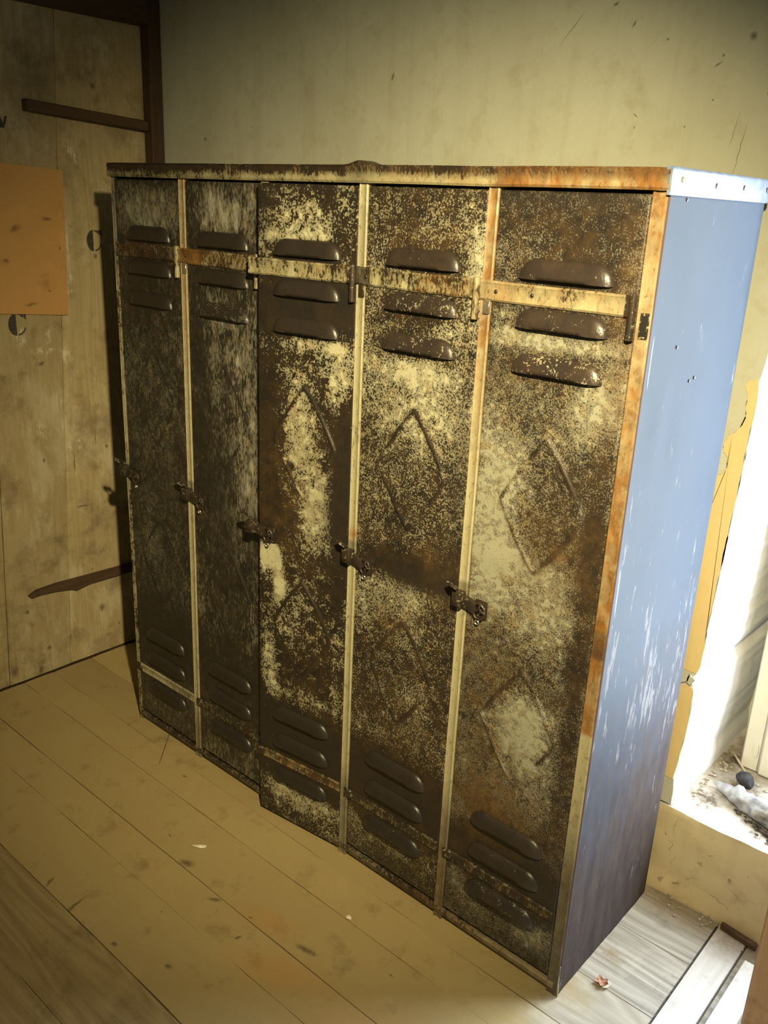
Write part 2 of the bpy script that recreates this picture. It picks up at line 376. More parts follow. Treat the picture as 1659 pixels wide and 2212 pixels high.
M['floor_grain'] = mat_wood('worn floor board with open grain', (0.40, 0.315, 0.16), (0.20, 0.135, 0.062), 0, 1.25, 0.3, fspots[:8])
M['floor_pale'] = mat_wood('pale cross board', (0.62, 0.61, 0.585), (0.34, 0.32, 0.28), 1, 0.7, 0.3, None, None, .65, [fs(1.90, .44, 0, .10, .09)], False, (0.22, 0.17, 0.11))
M['floor_under'] = mat_wood('subfloor', (0.16, 0.12, 0.065), (0.10, 0.075, 0.04), 0, 0.5, 0.5)
M['hardboard'] = mat_wood('orange brown hardboard', (0.46, 0.27, 0.10), (0.36, 0.20, 0.075), 2, 0.25, 0.5,
                          [ls(-.05, 1.60, 20, .025, .014), ls(.06, 1.63, 0, .022, .008), ls(-.02, 1.36, 10, .03, .006), ls(-.09, 1.5, 0, .012, .008), ls(.10, 1.54, 0, .006, .01), ls(.05, 1.4, 0, .01, .005)], None, 0.6)
M['brownpost'] = mat_wood('rust brown timber', (0.74, 0.49, 0.30), (0.46, 0.26, 0.14), 2, .8, 0.4)

def simple(name, c, rough=0.6, c2=None, scale=40, bump=0.2, spec=0.4, metallic=0.0):
    t = NT(name); p = t.pos(); n = t.noise(p, scale, 5, 0.6)
    return t.fin(t.mix(t.mr(n, 0.35, 0.65), c, c2 or tuple(x*0.7 for x in c)), rough, t.bump(n, bump, 0.002), metallic, spec)
M['cream'] = simple('cream window paint', (0.66, 0.64, 0.52), 0.5, (0.60, 0.58, 0.47), 12, 0.1)
M['ink'] = simple('black stencil ink', (0.025, 0.025, 0.022), 0.8, (0.06, 0.055, 0.04), 120)
M['pipe'] = simple('dusty grey sheeting', (0.42, 0.43, 0.44), 0.35, (0.16, 0.16, 0.17), 26, 0.5, 0.6)
M['rag'] = simple('dark rag', (0.045, 0.042, 0.045), 0.8, (0.02, 0.02, 0.022), 60, 0.5)
M['stick'] = simple('pale stick', (0.50, 0.40, 0.27), 0.7, None, 60)
M['debris'] = simple('plaster crumbs', (0.50, 0.46, 0.38), 0.9, (0.20, 0.17, 0.13), 70, 0.5)
M['clod'] = simple('dark dirt', (0.10, 0.085, 0.07), 0.95, (0.04, 0.034, 0.03), 90, 0.6)
M['white'] = simple('white paper', (0.80, 0.76, 0.60), 0.7, None, 40)
M['redchip'] = simple('reddish rusted chip', (0.46, 0.24, 0.15), 0.6, (0.24, 0.11, 0.07), 120)
M['steel'] = simple('bare rubbed steel', (0.55, 0.50, 0.40), 0.25, (0.35, 0.3, 0.22), 60, 0.2, 0.5, 0.8)
M['wire'] = simple('dark wire', (0.05, 0.04, 0.03), 0.5)
M['black'] = simple('black slot shade', (0.006, 0.006, 0.006), 0.8)
def glass():
    t = NT('window glass'); tr = t.n('ShaderNodeBsdfTransparent'); gl = t.n('ShaderNodeBsdfGlossy'); gl.inputs['Roughness'].default_value = 0.03
    tr.inputs[0].default_value = (0.93, 0.96, 0.96, 1)
    fr = t.n('ShaderNodeFresnel'); fr.inputs[0].default_value = 1.45
    mx = t.n('ShaderNodeMixShader'); t.set(mx.inputs[0], fr.outputs[0]); t.set(mx.inputs[1], tr.outputs[0]); t.set(mx.inputs[2], gl.outputs[0])
    t.t.links.new(mx.outputs[0], t.out.inputs[0]); return t.m
M['glass'] = glass()

def st(o): return tag(o, kind='structure')

# ------------------------------------------------------------------ setting: floor
XR, YF, ZC = 3.5, -3.1, 2.62
V, F = box(-0.60, XR+.1, YF-.1, 0.50, -0.08, -0.020)
floor = st(build('floor', V, F, M['floor_under'], origin=(0, 0, -0.02)))
edges = [0.4985, 0.306, 0.100, -0.060, -0.172, -0.345, -0.455, -0.640, -0.820, -1.05, -1.29, -1.52, -1.76, -2.0, -2.25, -2.5, -2.78, -3.1]
rp = random.Random(3)
def plank_h(x0, x1, y0, y1, mat, zt=0.0, nx=40, ny=5, seed=1):
    g = 0.0009
    def fn(u, v):
        x = x0+(x1-x0)*u; y = y0+g+(y1-y0-2*g)*v
        y = y+(vnoise(x*9, y*0+seed, seed)-.5)*0.0022*np.where((v < .01) | (v > .99), 1, 0)
        z = zt-0.0012*np.abs(2*v-1)**6-0.001*(vnoise(x*3, y*3, seed))
        return np.stack([x, y, z], -1)
    V, F = grid(nx, ny, fn)
    n = len(V); i = np.arange(n).reshape(ny, nx)
    ring = list(i[0, :])+list(i[1:, -1])+list(i[-1, -2::-1])+list(i[-2:0:-1, 0])
    VB = V[ring].copy(); VB[:, 2] = zt-0.0195
    m = len(ring); F = [list(f) for f in F]
    for k in range(m): F.append([ring[k], n+k, n+(k+1) % m, ring[(k+1) % m]])
    return np.vstack([V, VB]), F
for k in range(len(edges)-1):
    y1, y0 = edges[k], edges[k+1]
    # board ends: butt joints break the run of each board
    cuts = [-0.49] + ([1.858] if y1 > -0.5 else [rp.uniform(0.9, 2.6)])
    cuts.append(XR)
    if y1 > -0.5: cuts = [-0.49, 1.858]
    if k in (0, 1): cuts = [-0.49, 1.1, 1.858]
    for a, b in zip(cuts[:-1], cuts[1:]):
        mat = M['floor_weather'] if (k in (0, 1) and a > .5) else (M['floor_grain'] if k in (7, 8, 9) else M['floor'])
        V, F = plank_h(a+.001, b-.001, y0, y1, mat, -rp.random()*0.0015, 60, 5, k+3)
        build('plank', V, F, mat, floor, smooth='auto')
# pale boards laid crosswise by the window wall
def plank_cross(x0, x1, y0, y1, zt, mat):
    V, F = box(x0, x1, y0, y1, zt-0.0195 if zt < .01 else 0.0, zt, 0.0015)
    return build('cross_plank', V, F, mat, floor, smooth='auto')
ylow = edges[6]
plank_cross(1.862, 1.937, ylow+.002, 0.484, -0.001, M['floor_pale'])
plank_cross(1.941, 2.150, ylow+.002, 0.4985, -0.003, M['floor_weather'])
plank_cross(2.154, 2.40, ylow+.002, 0.4985, -0.003, M['floor_weather'])
plank_cross(2.404, 2.75, ylow+.002, 0.4985, -0.003, M['floor_weather'])
plank_cross(2.754, 3.1, ylow+.002, 0.4985, -0.003, M['floor_weather'])
plank_cross(3.104, 3.498, ylow+.002, 0.4985, -0.003, M['floor_weather'])

# ------------------------------------------------------------------ walls
Y1 = 1.10          # outer face of the thick window wall
def edge_x(z): # ragged arris of the niche
    b = np.interp(z, [0, .25, .6, 1.1, 1.4, 2.6], [1.680, 1.680, 1.690, 1.704, 1.714, 1.745])
    b = b+0.004*(vnoise(z*18, z*0, 11)-.5)+0.003*(vnoise(z*60, z*0, 12)-.5)
    b = b-0.014*np.exp(-((z-.635)/.022)**2)-0.005*np.exp(-((z-1.39)/.02)**2)-0.004*np.exp(-((z-.34)/.03)**2)
    return b
zs = np.linspace(0.262, 2.6, 300); V = []; F = []
ex = edge_x(zs)
for z, x in zip(zs, ex):
    V += [(-0.60, by, z), (x-.02, by, z), (x-.003, by, z), (x, by+.005, z), (x+.010, Y1-.2, z), (x+.012, Y1, z), (-0.60, Y1, z)]
fm = []
n7 = 7
for k in range(len(zs)-1):
    for i in range(n7):
        j = (i+1) % n7; F.append([k*n7+i, k*n7+j, (k+1)*n7+j, (k+1)*n7+i]); fm.append(1 if i in (3, 4) else (1 if i == 2 and zs[k] < 2 else 0))
F.append([0, 1, 2, 3, 4, 5, 6]); F.append([(len(zs)-1)*n7+i for i in range(n7)][::-1]); fm += [0, 0]
wall_back = st(build('wall_back', V, F, None, mats=[M['plaster'], M['reveal']], fmat=fm, origin=(0.6, 0.8, 0)))
me = wall_back.data; bm = bmesh.new(); bm.from_mesh(me); bmesh.ops.recalc_face_normals(bm, faces=bm.faces[:]); bm.to_mesh(me); bm.free()
# masonry under the window with its rough broken sill edge
def sill_fn(u, v):
    x = 1.60+(XR-1.60)*u; y = by+(Y1-by)*v
    z = 0.262-0.012*np.clip(1-v*9, 0, 1)*(0.4+1.2*vnoise(x*16, v*0, 21)) + 0.010*(fbm(x*11, y*11, 22)-.5) + 0.012*np.clip((y-.75)/.3, 0, 1)
    y = y + np.where(v < 1e-6, 0.004*(vnoise(x*22, x*0, 23)), 0)
    return np.stack([x, y, z], -1)
nu, nv = 260, 60
V, F = grid(nu, nv, sill_fn); F = [list(f) for f in F]; fm = [1]*len(F)
n0 = len(V); rows = 30; fr = []
for r in range(rows):
    t_ = (r+1)/rows
    top = V[:nu].copy()
    x = top[:, 0]; z = top[:, 2]*(1-t_)-0.02*t_
    yy = by - 0.012*fbm(x*6, z*8, 31) + 0.006 - 0.014*np.clip(1-z/.05, 0, 1)
    fr.append(np.stack([x, yy, z], -1))
VF = np.vstack([V]+fr)
idx = [list(range(nu))]+[list(range(n0+r*nu, n0+(r+1)*nu)) for r in range(rows)]
for r in range(rows):
    for i in range(nu-1): F.append([idx[r][i], idx[r+1][i], idx[r+1][i+1], idx[r][i+1]]); fm.append(0)
# close back and ends
nb = len(VF); back = V[-nu:].copy(); back[:, 2] = -0.02; VF = np.vstack([VF, back])
for i in range(nu-1): F.append([(nv-1)*nu+i, (nv-1)*nu+i+1, nb+i+1, nb+i]); fm.append(0)
wall_low = st(build('wall_back_below_window', VF, F, None, mats=[M['lowwall'], M['sill']], fmat=fm, smooth='auto', origin=(2.3, .8, 0)))
V, F = box(-0.60, 1.60, by, Y1, -0.02, 0.262); st(build('wall_back_base', V, F, M['plaster'], origin=(.6, .8, 0)))
V, F = join(box(1.60, XR, by, Y1, 2.30, 2.6), box(2.82, XR, by, Y1, 0.262, 2.30, .004)); st(build('wall_back_right', V, F, M['reveal'], origin=(3, .8, 1)))
# thin coat of smooth yellow paint, edge flaking away
pts = [(1.716, 1.394), (1.683, 1.390), (1.679, 1.378), (1.688, 1.352), (1.686, 1.33), (1.692, 1.306), (1.684, 1.285), (1.672, 1.268), (1.662, 1.259), (1.656, 1.244), (1.652, 1.235), (1.655, 1.222), (1.665, 1.211), (1.669, 1.19), (1.667, 1.172), (1.650, 1.163), (1.58, 1.165), (1.56, 1.0), (1.56, 0.66),
       (1.655, .662), (1.676, .640), (1.652, .612), (1.60, .60), (1.56, .59), (1.56, .35), (1.64, .345), (1.672, .335), (1.688, .34)]
rng = np.random.RandomState(8)
def clampx(P, m=.006): return [(min(a, float(edge_x(np.array([b]))[0])-m), b) for a, b in P]
def jag(P, n=5, a=0.0025):
    out = []
    for i in range(len(P)):
        A = np.array(P[i]); B_ = np.array(P[(i+1) % len(P)])
        for k in range(n):
            q = A+(B_-A)*k/n
            out.append(q+(rng.rand(2)-.5)*a*(1 if k else .3))
    return out
def slab(poly, y0, y1, name, mat, parent):
    n = len(poly); V = [(a, y0, b) for a, b in poly]+[(a, y1, b) for a, b in poly]
    bm = bmesh.new(); vs = [bm.verts.new(v) for v in V]
    f1 = bm.faces.new(vs[:n]); f2 = bm.faces.new(vs[n:][::-1])
    for i in range(n): bm.faces.new([vs[i], vs[n+i], vs[n+(i+1) % n], vs[(i+1) % n]])
    bmesh.ops.triangulate(bm, faces=[f1, f2]); bmesh.ops.recalc_face_normals(bm, faces=bm.faces[:]); bm.verts.index_update()
    V = np.array([v.co[:] for v in bm.verts]); F = [[v.index for v in f.verts] for f in bm.faces]; bm.free()
    return build(name, V, F, mat, parent)
up = pts[:19]; lowp = pts[19:]
# right border follows the arris
zz = np.linspace(.655, 1.394, 60); right = [(float(edge_x(np.array([z]))[0])-.0035, z) for z in zz]
slab(clampx(jag(up)[:-4])+right, by-.0028, by+.001, 'paint_layer', M['yellow'], wall_back)
zz = np.linspace(.34, .615, 30); right = [(float(edge_x(np.array([z]))[0])-.0035, z) for z in zz]
lp = jag([(1.652, .612), (1.60, .60), (1.56, .59), (1.56, .35), (1.64, .345), (1.670, .337)])[:-4]
slab(clampx(lp)+right, by-.0028, by+.001, 'paint_layer', M['yellow'], wall_back)
# lifted plaster chip and cracks where the arris broke
for P in ([(1.640, .655), (1.672, .650), (1.668, .628), (1.645, .618)], [(1.668, .650), (1.684, .640), (1.675, .622), (1.664, .630)]):
    slab(jag(P, 4, .004), by-.008, by+.001, 'plaster_chip', M['plaster'], wall_back)
# left wall of wide upright boards
V, F = box(-0.62, -0.515, YF-.1, by+.1, -0.02, ZC); wall_left = st(build('wall_left', V, F, M['darkwood'], origin=(-.56, -1, 0)))
def seam(y0, z): return y0 + 0.0535*(z-1.288)
sy = [0.60, 0.092, -0.152, -0.40, -0.66, -0.95, -1.25, -1.55, -1.85, -2.15, -2.45, -2.75, -3.0]
for k in range(len(sy)-1):
    a, b = sy[k+1], sy[k]
    def fn(u, v, a=a, b=b, k=k):
        z = 0.002+(ZC-.01)*v
        ya = seam(a, z)+.0012; yb = np.minimum(seam(b, z)-.0012, by-.001); ya = np.minimum(ya, yb-.01)
        e = .0012*(vnoise(z*14, z*0+k, 40+k)-.5)
        y = ya+(yb-ya)*u + e*((u < .01) | (u > .99))
        x = Lx - 0.0018*np.abs(2*u-1)**8 - 0.002*vnoise(z*2, y*3, 50+k) + (0 if k % 2 else -.0015)
        return np.stack([x, y, z], -1)
    V, F = grid(6, 60, fn)
    n = len(V); i = np.arange(n).reshape(60, 6); F = [list(f) for f in F]
    ring = list(i[0, :])+list(i[1:, -1])+list(i[-1, -2::-1])+list(i[-2:0:-1, 0])
    VB = V[ring].copy(); VB[:, 0] = -.515; m = len(ring)
    for q in range(m): F.append([ring[q], n+q, n+(q+1) % m, ring[(q+1) % m]])
    build('plank', np.vstack([V, VB]), F, M['wallwood'], wall_left, smooth='auto')
# remaining shell
V, F = box(-0.62, XR+.1, YF-.1, Y1, ZC, ZC+.08); ceiling = st(build('ceiling', V, F, M['ceilwood'], origin=(1.4, -1, ZC)))
V, F = box(XR, XR+.1, YF-.1, Y1, -.02, ZC); st(build('wall_right', V, F, M['dim'], origin=(XR+.05, -1, 0)))
V, F = box(-0.62, XR+.1, YF-.1, YF, -.02, ZC); st(build('wall_front', V, F, M['dim'], origin=(1.4, YF, 0)))
V, F = box(-0.496, -0.448, 0.453, 0.5045, 0.0, ZC-.001, .004); V[:, 0] += .0; st(build('trim_1', V, F, M['darkwood'], smooth='auto', origin=(-.47, .48, 0)))
V, F = box(-0.4965, -0.440, YF+.01, 0.452, 2.252, ZC-.001, .004); st(build('trim_2', V, F, M['darkwood_y'], smooth='auto', origin=(-.47, -1, 2.4)))

# window in the niche
win = bpy.data.objects.new('window_1', None); win.location = (2.25, .82, .28); link(win, None); st(win)
V, F = join(box(1.66, 1.80, Y1-.09, Y1-.03, .275, 2.295, .004), box(2.74, 2.84, Y1-.09, Y1-.03, .275, 2.295, .004), box(1.80, 2.74, Y1-.09, Y1-.03, .275, .335, .004), box(1.80, 2.74, Y1-.09, Y1-.03, 2.235, 2.295, .004))
build('window_frame', V, F, M['cream'], win, smooth='auto')
V, F = box(1.80, 2.74, Y1-.062, Y1-.057, .335, 2.235); build('pane', V, F, M['glass'], win)
V, F = join(box(1.748, 1.797, .80, .845, .270, 2.20, .004)); build('casement_stile', V, F, M['cream'], win, smooth='auto')
V, F = join(box(1.7975, 1.835, .790, .835, .270, 2.20, .006)); build('casement_stile', V, F, M['cream'], win, smooth='auto')
hp = [(1.782+.0055*math.cos(a), .7985, .335+.020*math.copysign(abs(math.sin(a))**.6, math.sin(a))) for a in np.linspace(0, 2*math.pi, 24, endpoint=False)]
V, F = tube(hp, .0025, 8, closed=True); V2, F2 = box(1.7775, 1.7865, .7965, .801, .318, .352, .002)
V, F = join((V, F), (V2, F2)); build('window_catch', V, F, M['cream'], win, smooth='auto')
V, F = join(box(1.835, 2.56, .80, .83, .270, .33, .003), box(2.50, 2.56, .80, .83, .33, 2.20, .003), box(1.835, 2.56, .80, .83, 2.14, 2.20, .003), box(1.835, 2.50, .805, .825, 1.2, 1.23, .003))
build('casement_rail', V, F, M['cream'], win, smooth='auto')
V, F = join(box(1.836, 2.50, .813, .817, .33, 1.2), box(1.836, 2.50, .813, .817, 1.23, 2.14)); build('pane', V, F, M['glass'], win)

# ------------------------------------------------------------------ the locker bank
W, D, H = 1.668, 0.452, 1.80
PX = [0.006, 0.328, 0.652, 0.975, 1.315, 1.6530]
lock = empty('locker_bank', (W/2, D/2, 0), 'tall rusted metal locker bank with five doors and a blue grey side', 'locker')

def blobs(u, z, base, lst):
    d = np.full(u.shape, float(base))
    for (bu, bz, ru, rz, s) in lst:
        d = d + s*np.exp(-(((u-bu)/ru)**2+((z-bz)/rz)**2)**1.5)
    return d
# per door: (material, base, paint blobs, rust blobs, soot blobs)
SPEC = {
 0: dict(base=.33, P=[(.5, 1.68, .45, .06, .33), (.55, 1.63, .3, .03, .15), (.5, 1.43, .6, .12, -.12), (.5, 1.15, .5, .2, .03), (.5, .68, .4, .2, .03), (.5, .4, .7, .12, -.2)],
         G=[(.7, .95, .3, .1, .2), (.5, 1.57, .6, .02, .3)], B=[(.5, .42, .8, .13, .8), (.5, .9, .8, .08, .45), (.5, 1.5, .8, .04, .3), (.5, .25, .8, .1, .6)], top=.12),
 1: dict(base=.40, P=[(.55, 1.68, .35, .05, .24), (.1, 1.25, .18, .5, -.26), (.85, 1.1, .22, .3, .16), (.4, 1.42, .4, .03, .10), (.6, .8, .5, .3, -.12), (.5, .35, .8, .15, -.25), (.8, .93, .2, .12, .12)],
         G=[(.4, .7, .4, .4, .18)], B=[(.25, 1.15, .25, .35, .35), (.45, .78, .2, .3, .5), (.5, .38, .9, .09, .6), (.9, .85, .2, .08, .7), (.2, .93, .3, .06, .4)], top=.20),
 2: dict(base=.34, P=[(.5, 1.68, .38, .05, .22), (.45, 1.645, .35, .02, .22), (.1, 1.6, .1, .16, .12), (.45, 1.5, .6, .08, -.30), (.6, 1.40, .35, .02, .30), (.86, 1.33, .13, .08, .34), (.45, 1.2, .18, .12, .30), (.12, 1.15, .2, .2, -.20),
                      (.65, 1.02, .2, .10, .26), (.2, .93, .3, .08, -.15), (.12, .83, .14, .045, .60), (.25, .76, .07, .06, .45), (.7, .93, .3, .06, .12), (.45, .65, .3, .12, .10), (.12, .50, .1, .09, .28), (.5, .28, .9, .12, -.40), (.9, 1.05, .1, .2, -.3), (.5, .42, .4, .04, .2), (.5, .11, .5, .05, .30)],
         G=[(.4, 1.0, .5, .25, .45), (.7, .5, .4, .2, .30), (.6, .2, .5, .02, .4)], B=[(.95, 1.0, .25, .2, .7), (.5, .30, 1.0, .08, .85), (.5, .16, .9, .03, .5), (.06, 1.68, .12, .1, .5), (.7, 1.50, .6, .08, .55)], top=.10),
 3: dict(base=.39, P=[(.5, 1.68, .5, .05, .02), (.2, 1.62, .12, .05, .16), (.95, 1.6, .06, .1, .18), (.5, 1.55, .6, .07, .04), (.55, 1.30, .5, .10, .24), (.45, 1.38, .45, .03, .22), (.8, 1.46, .2, .05, .16), (.5, 1.05, .5, .15, -.03), (.6, .92, .5, .04, -.34),
                      (.3, .83, .3, .06, .16), (.4, .65, .35, .14, .02), (.5, .28, .9, .12, -.45), (.5, .55, .6, .1, .0), (.5, .15, .5, .04, .25)],
         G=[(.5, 1.66, .4, .05, .3), (.85, .93, .25, .10, .55), (.4, .78, .3, .05, .5), (.6, .5, .5, .12, .35), (.6, .15, .5, .06, .3)], B=[(.65, .905, .5, .035, .75), (.95, 1.1, .12, .35, .5), (.5, .30, 1.0, .075, .9), (.5, .05, .8, .05, .5)], top=.15),
 4: dict(base=.41, P=[(.5, 1.70, .6, .08, -.16), (.2, 1.64, .3, .05, .12), (.5, 1.50, .6, .05, .04), (.5, 1.49, .5, .02, .30), (.85, 1.38, .2, .07, .28), (.5, 1.30, .6, .06, .0), (.15, 1.1, .25, .20, .36), (.55, .93, .5, .08, .22), (.4, 1.02, .4, .04, .24), (.6, .78, .4, .12, .0),
                      (.55, .62, .25, .10, .36), (.5, .48, .5, .06, .10), (.5, .355, .35, .02, .4), (.5, .25, .9, .07, -.40), (.2, .15, .2, .04, .15), (.92, .9, .08, .4, -.2), (.8, .13, .2, .04, .2)],
         G=[(.95, 1.5, .12, .25, .6), (.7, 1.0, .4, .12, .35), (.3, .5, .4, .2, .45), (.2, .8, .4, .15, .35), (.6, 1.1, .4, .1, .3), (.5, .40, .6, .1, .5), (.3, 1.42, .3, .02, .4)], B=[(.80, .27, .4, .07, .75), (.35, .25, .5, .05, .45), (.5, 1.745, .8, .02, .5), (.5, .05, 1, .04, .4)], top=.0),
}
def cxz(z): return np.where(z > .9, 1.155, .640)
def door_wear(k, u, z, x):
    S = SPEC[k]
    R_ = blobs(u, z, S['base'], S['P'])
    R_ = R_ + 0.34*(fbm(u*3.2+k*9, z*9, 60+k)-.5) + 0.14*(fbm(u*11+k*9, z*34, 70+k, 3)-.5)
    G_ = blobs(u, z, .04, S['G'])
    B_ = blobs(u, z, 0.0, S['B'])*(0.75+.5*fbm(u*5, z*14, 80+k, 3))
    B_ = B_ + np.clip((z-1.735)/.015, 0, 1)*.3
    return R_, G_, B_

def lsc(V, lx, lz):
    V = np.array(V, float); V[:, 0] = lx+(V[:, 0]-lx)*.86; V[:, 2] = lz+(V[:, 2]-lz)*.9; V[:, 1] = V[:, 1]*.95; return V
LB = [1.600, 1.508, 1.422, 0.345, 0.255, 0.145]     # bottoms of the six louvres
DIA = [(1.155, .140), (0.640, .140)]
ang3 = math.radians(6.5)
def swing(V, k):
    if k != 2: return V
    hx, hy = PX[3]-.010, -.001
    V = V.copy(); dx = V[:, 0]-hx; dy = V[:, 1]-hy
    c, s = math.cos(ang3), math.sin(ang3)
    V[:, 0] = hx+dx*c-dy*s; V[:, 1] = hy+dx*s+dy*c
    return V
def louvre(w_=.200, h=.038, d=.0155, ns=13, na=9):
    V = []; F = []; r = h
    C_ = []
    for a in np.linspace(math.pi, math.pi/2, ns): C_.append(((-w_/2+r)+r*math.cos(a), r*math.sin(a), -w_/2+r))
    for t_ in np.linspace(0, 1, 9)[1:-1]: xx = -w_/2+r+(w_-2*r)*t_; C_.append((xx, r, xx))
    for a in np.linspace(math.pi/2, 0, ns): C_.append(((w_/2-r)+r*math.cos(a), r*math.sin(a), w_/2-r))
    n = len(C_)
    for q in range(na):
        ph = q/(na-1)*math.pi/2
        for cx, cz, sx in C_:
            # spine point: (sx,0); the section is an elliptic quarter
            V.append((sx+(cx-sx)*math.cos(ph), -d*math.sin(ph)**1.0, cz*math.cos(ph)))
    for q in range(na-1):
        for i in range(n-1): F.append([q*n+i, q*n+i+1, (q+1)*n+i+1, (q+1)*n+i])
    # pressed lip under the hood
    b0 = len(V)
    for i in range(n):
        x, y, z = V[(na-1)*n+i]; V.append((x, y+.0025, z+.0015))
    for i in range(n-1): F.append([(na-1)*n+i, (na-1)*n+i+1, b0+i+1, b0+i])
    return np.array(V), F
LV, LF = louvre()
LV, LF = fixn(LV, LF)
# make louvre normals face outward
def louver_dark(k, r):
    if k == 4: return [.10, .18, .30, .12, .12, .25][r]
    if k == 3: return [.12, .30, .26, .0, .0, .15][r]
    if k == 2: return [.05, .05, .12, .0, .0, .15][r]
    if k == 1: return [.05, .15, .35, .0, .05, .15][r]
    return [.1, .1, .1, .0, .0, .05][r]

for k in range(5):
    x0 = PX[k]+(.012 if k else .008); x1 = PX[k+1]-(.0125 if k < 4 else .0150)
    z0 = .040 if k != 2 else .008; z1 = 1.758
    cx = (PX[k]+PX[k+1])/2+(.003 if k < 4 else .005)
    nu, nv = 104, 560
    dents = [(.2, 1.02, .18, .03, .0016), (.55, .96, .3, .03, -.0014), (.6, .80, .25, .05, .0022), (.4, .66, .3, .05, .0020), (.3, .9, .2, .05, .0016), (.5, .48, .3, .04, -.0015)] if k == 4 else []
    def surf(u, v):
        x = x0+(x1-x0)*u; z = z0+(z1-z0)*v
        h = .0030*np.ones_like(x)
        e = np.minimum(np.minimum(x-x0, x1-x), np.minimum(z-z0, z1-z))
        h = h-.0030*np.clip(1-e/.004, 0, 1)**2
        rid = np.zeros_like(x)
        for dz, hh in DIA:
            hw = .095
            q = (np.abs(x-cx)/hw)**1.12+(np.abs(z-dz)/hh)**1.12
            dist = (q-1)*.07
            h = h+.0034*np.exp(-(dist/.0038)**2)*(.45+1.1*vnoise(x*16, z*16, 210+k))+.0015/(1+np.exp(dist/.002))
            rid = np.maximum(rid, np.exp(-(dist/.0042)**2))
        h = h+.0014*(fbm(x*7, z*7, 90+k, 3)-.5)
        for bu, bz, ru, rz, s in dents: h = h+s*np.exp(-(((u-bu)/ru)**2+((z-bz)/rz)**2))
        return x, z, h, rid
    def fn(u, v):
        x, z, h, rid = surf(u, v); return np.stack([x, -h, z], -1)
    V, F = grid(nu, nv, fn)
    U, Wv = np.meshgrid(np.linspace(0, 1, nu), np.linspace(0, 1, nv)); U = U.ravel(); Wv = Wv.ravel()
    x, z, h, rid = surf(U, Wv)
    R_, G_, B_ = door_wear(k, U, z, x)
    side_ = np.sign(x-cx)
    R_ = R_-rid*.44*np.clip(fbm(x*18, z*18, 6+k, 2)*2.4-.7, 0, 1.2)+rid*.16*(side_ < 0)*(z < cxz(z))*(k > 1)
    B_ = B_+rid*.40*(fbm(x*20, z*20, 5+k, 2) > .55)*(k > 1)
    # less paint left around each louvre
    for r, lz in enumerate(LB):
        dx = np.maximum(np.abs(x-cx)-.08, 0)
        g_ = np.exp(-((dx/.03)**2+((z-lz-.012)/.026)**2))
        R_ = R_-g_*(.22 if k > 2 else .15)*(1.0 if r not in (2,) else .3)
    F = np.asarray(F); ctr = V[F].mean(1)
    keep = np.ones(len(F), bool)
    for lz in LB: keep &= ~((np.abs(ctr[:, 0]-cx) < .075) & (ctr[:, 2] > lz+.003) & (ctr[:, 2] < lz+.016))
    F = [list(f) for f in F[keep]]
    n = len(V); i = np.arange(n).reshape(nv, nu)
    ring = list(i[0, :])+list(i[1:, -1])+list(i[-1, -2::-1])+list(i[-2:0:-1, 0])
    VB = V[ring].copy(); VB[:, 1] = .014; m = len(ring)
    for q in range(m): F.append([ring[q], n+q, n+(q+1) % m, ring[(q+1) % m]])
    we = np.stack([R_, G_, B_, np.ones_like(R_)], -1); we = np.vstack([we, we[ring]])
    V = swing(np.vstack([V, VB]), k)
    door = build('door', V, F, M['door%d' % (k+1)], lock, smooth=True, wear=we)
    door['label'] = ['dark sooted door at the far left end', 'streaked dark grey door', 'flaking cream and black door standing slightly ajar', 'finely speckled cream and black door', 'olive speckled door beside the blue side'][k]
    me = door.data
    try: me.set_sharp_from_angle(angle=math.radians(55))
    except Exception: pass
    def bw(V, R_, G_, B_): 
        return np.stack([np.full(len(V), R_)+.25*(fbm(V[:, 0]*40+k*3, V[:, 2]*60, 33)-.5), np.full(len(V), G_), np.full(len(V), B_), np.ones(len(V))], -1)
    for r, lz in enumerate(LB):
        V = LV.copy(); V[:, 0] += cx; V[:, 1] -= .0025; V[:, 2] += lz
        V = swing(V, k)
        build('louver', V, LF, M['louver'], door, smooth=True,
              wear=bw(V, louver_dark(k, r), .05 if k < 3 else .14, (.95, .9, .8, .25, .0)[k] if r < 3 else (1, 1, .95, .9, .5)[k]))
    # straps with a shallow rolled face
    for top in (True, False):
        zc = 1.570 if top else .208; hh = .0195 if top else .015
        xa = PX[k]-(.014 if k else -.010); xb = x1-.004
        if not top: xa = x0+.004
        yf = -.0085 if top else -.0065
        prof = [(-.001, zc-hh), (yf+.002, zc-hh), (yf-.001, zc-hh+.004), (yf+.0012, zc-hh+.008), (yf+.0012, zc+hh-.008), (yf-.001, zc+hh-.004), (yf+.002, zc+hh), (-.001, zc+hh)]
        V, F = extrude(prof, np.linspace(xa, xb, 60), 0)
        V[:, 2] += .0015*(vnoise(V[:, 0]*25, V[:, 0]*0, 44+k)-.5)
        lu = (V[:, 0]-xa)/(xb-xa)
        if top:
            R_ = [.38, .48, .62, .52, .72][k]+.45*(fbm(lu*6, V[:, 2]*40, 45+k)-.5); G_ = [.3, .75*(lu < .3)+.35, .15, .45*(lu > .5), .65-.2*lu][k]; B_ = [.45, .1, .0, .9*(lu < .13), .25*(lu > .9)][k]
            if k == 2: R_ = R_-.1*lu
        else:
            R_ = [.75, .35, .45, .40, .35][k]+.2*(fbm(lu*6, V[:, 2]*40, 45+k)-.5); G_ = [.15, .1, .5, .1, .3][k]; B_ = [.3*(lu > .5), .5, .25, .6, .45][k]
        we = np.stack([R_+0*lu, G_+0*lu, B_+0*lu, 1+0*lu], -1)
        V = swing(V, k)
        strap = build('strap', V, F, M['frame'], door, smooth='auto', wear=we)
        rv = []
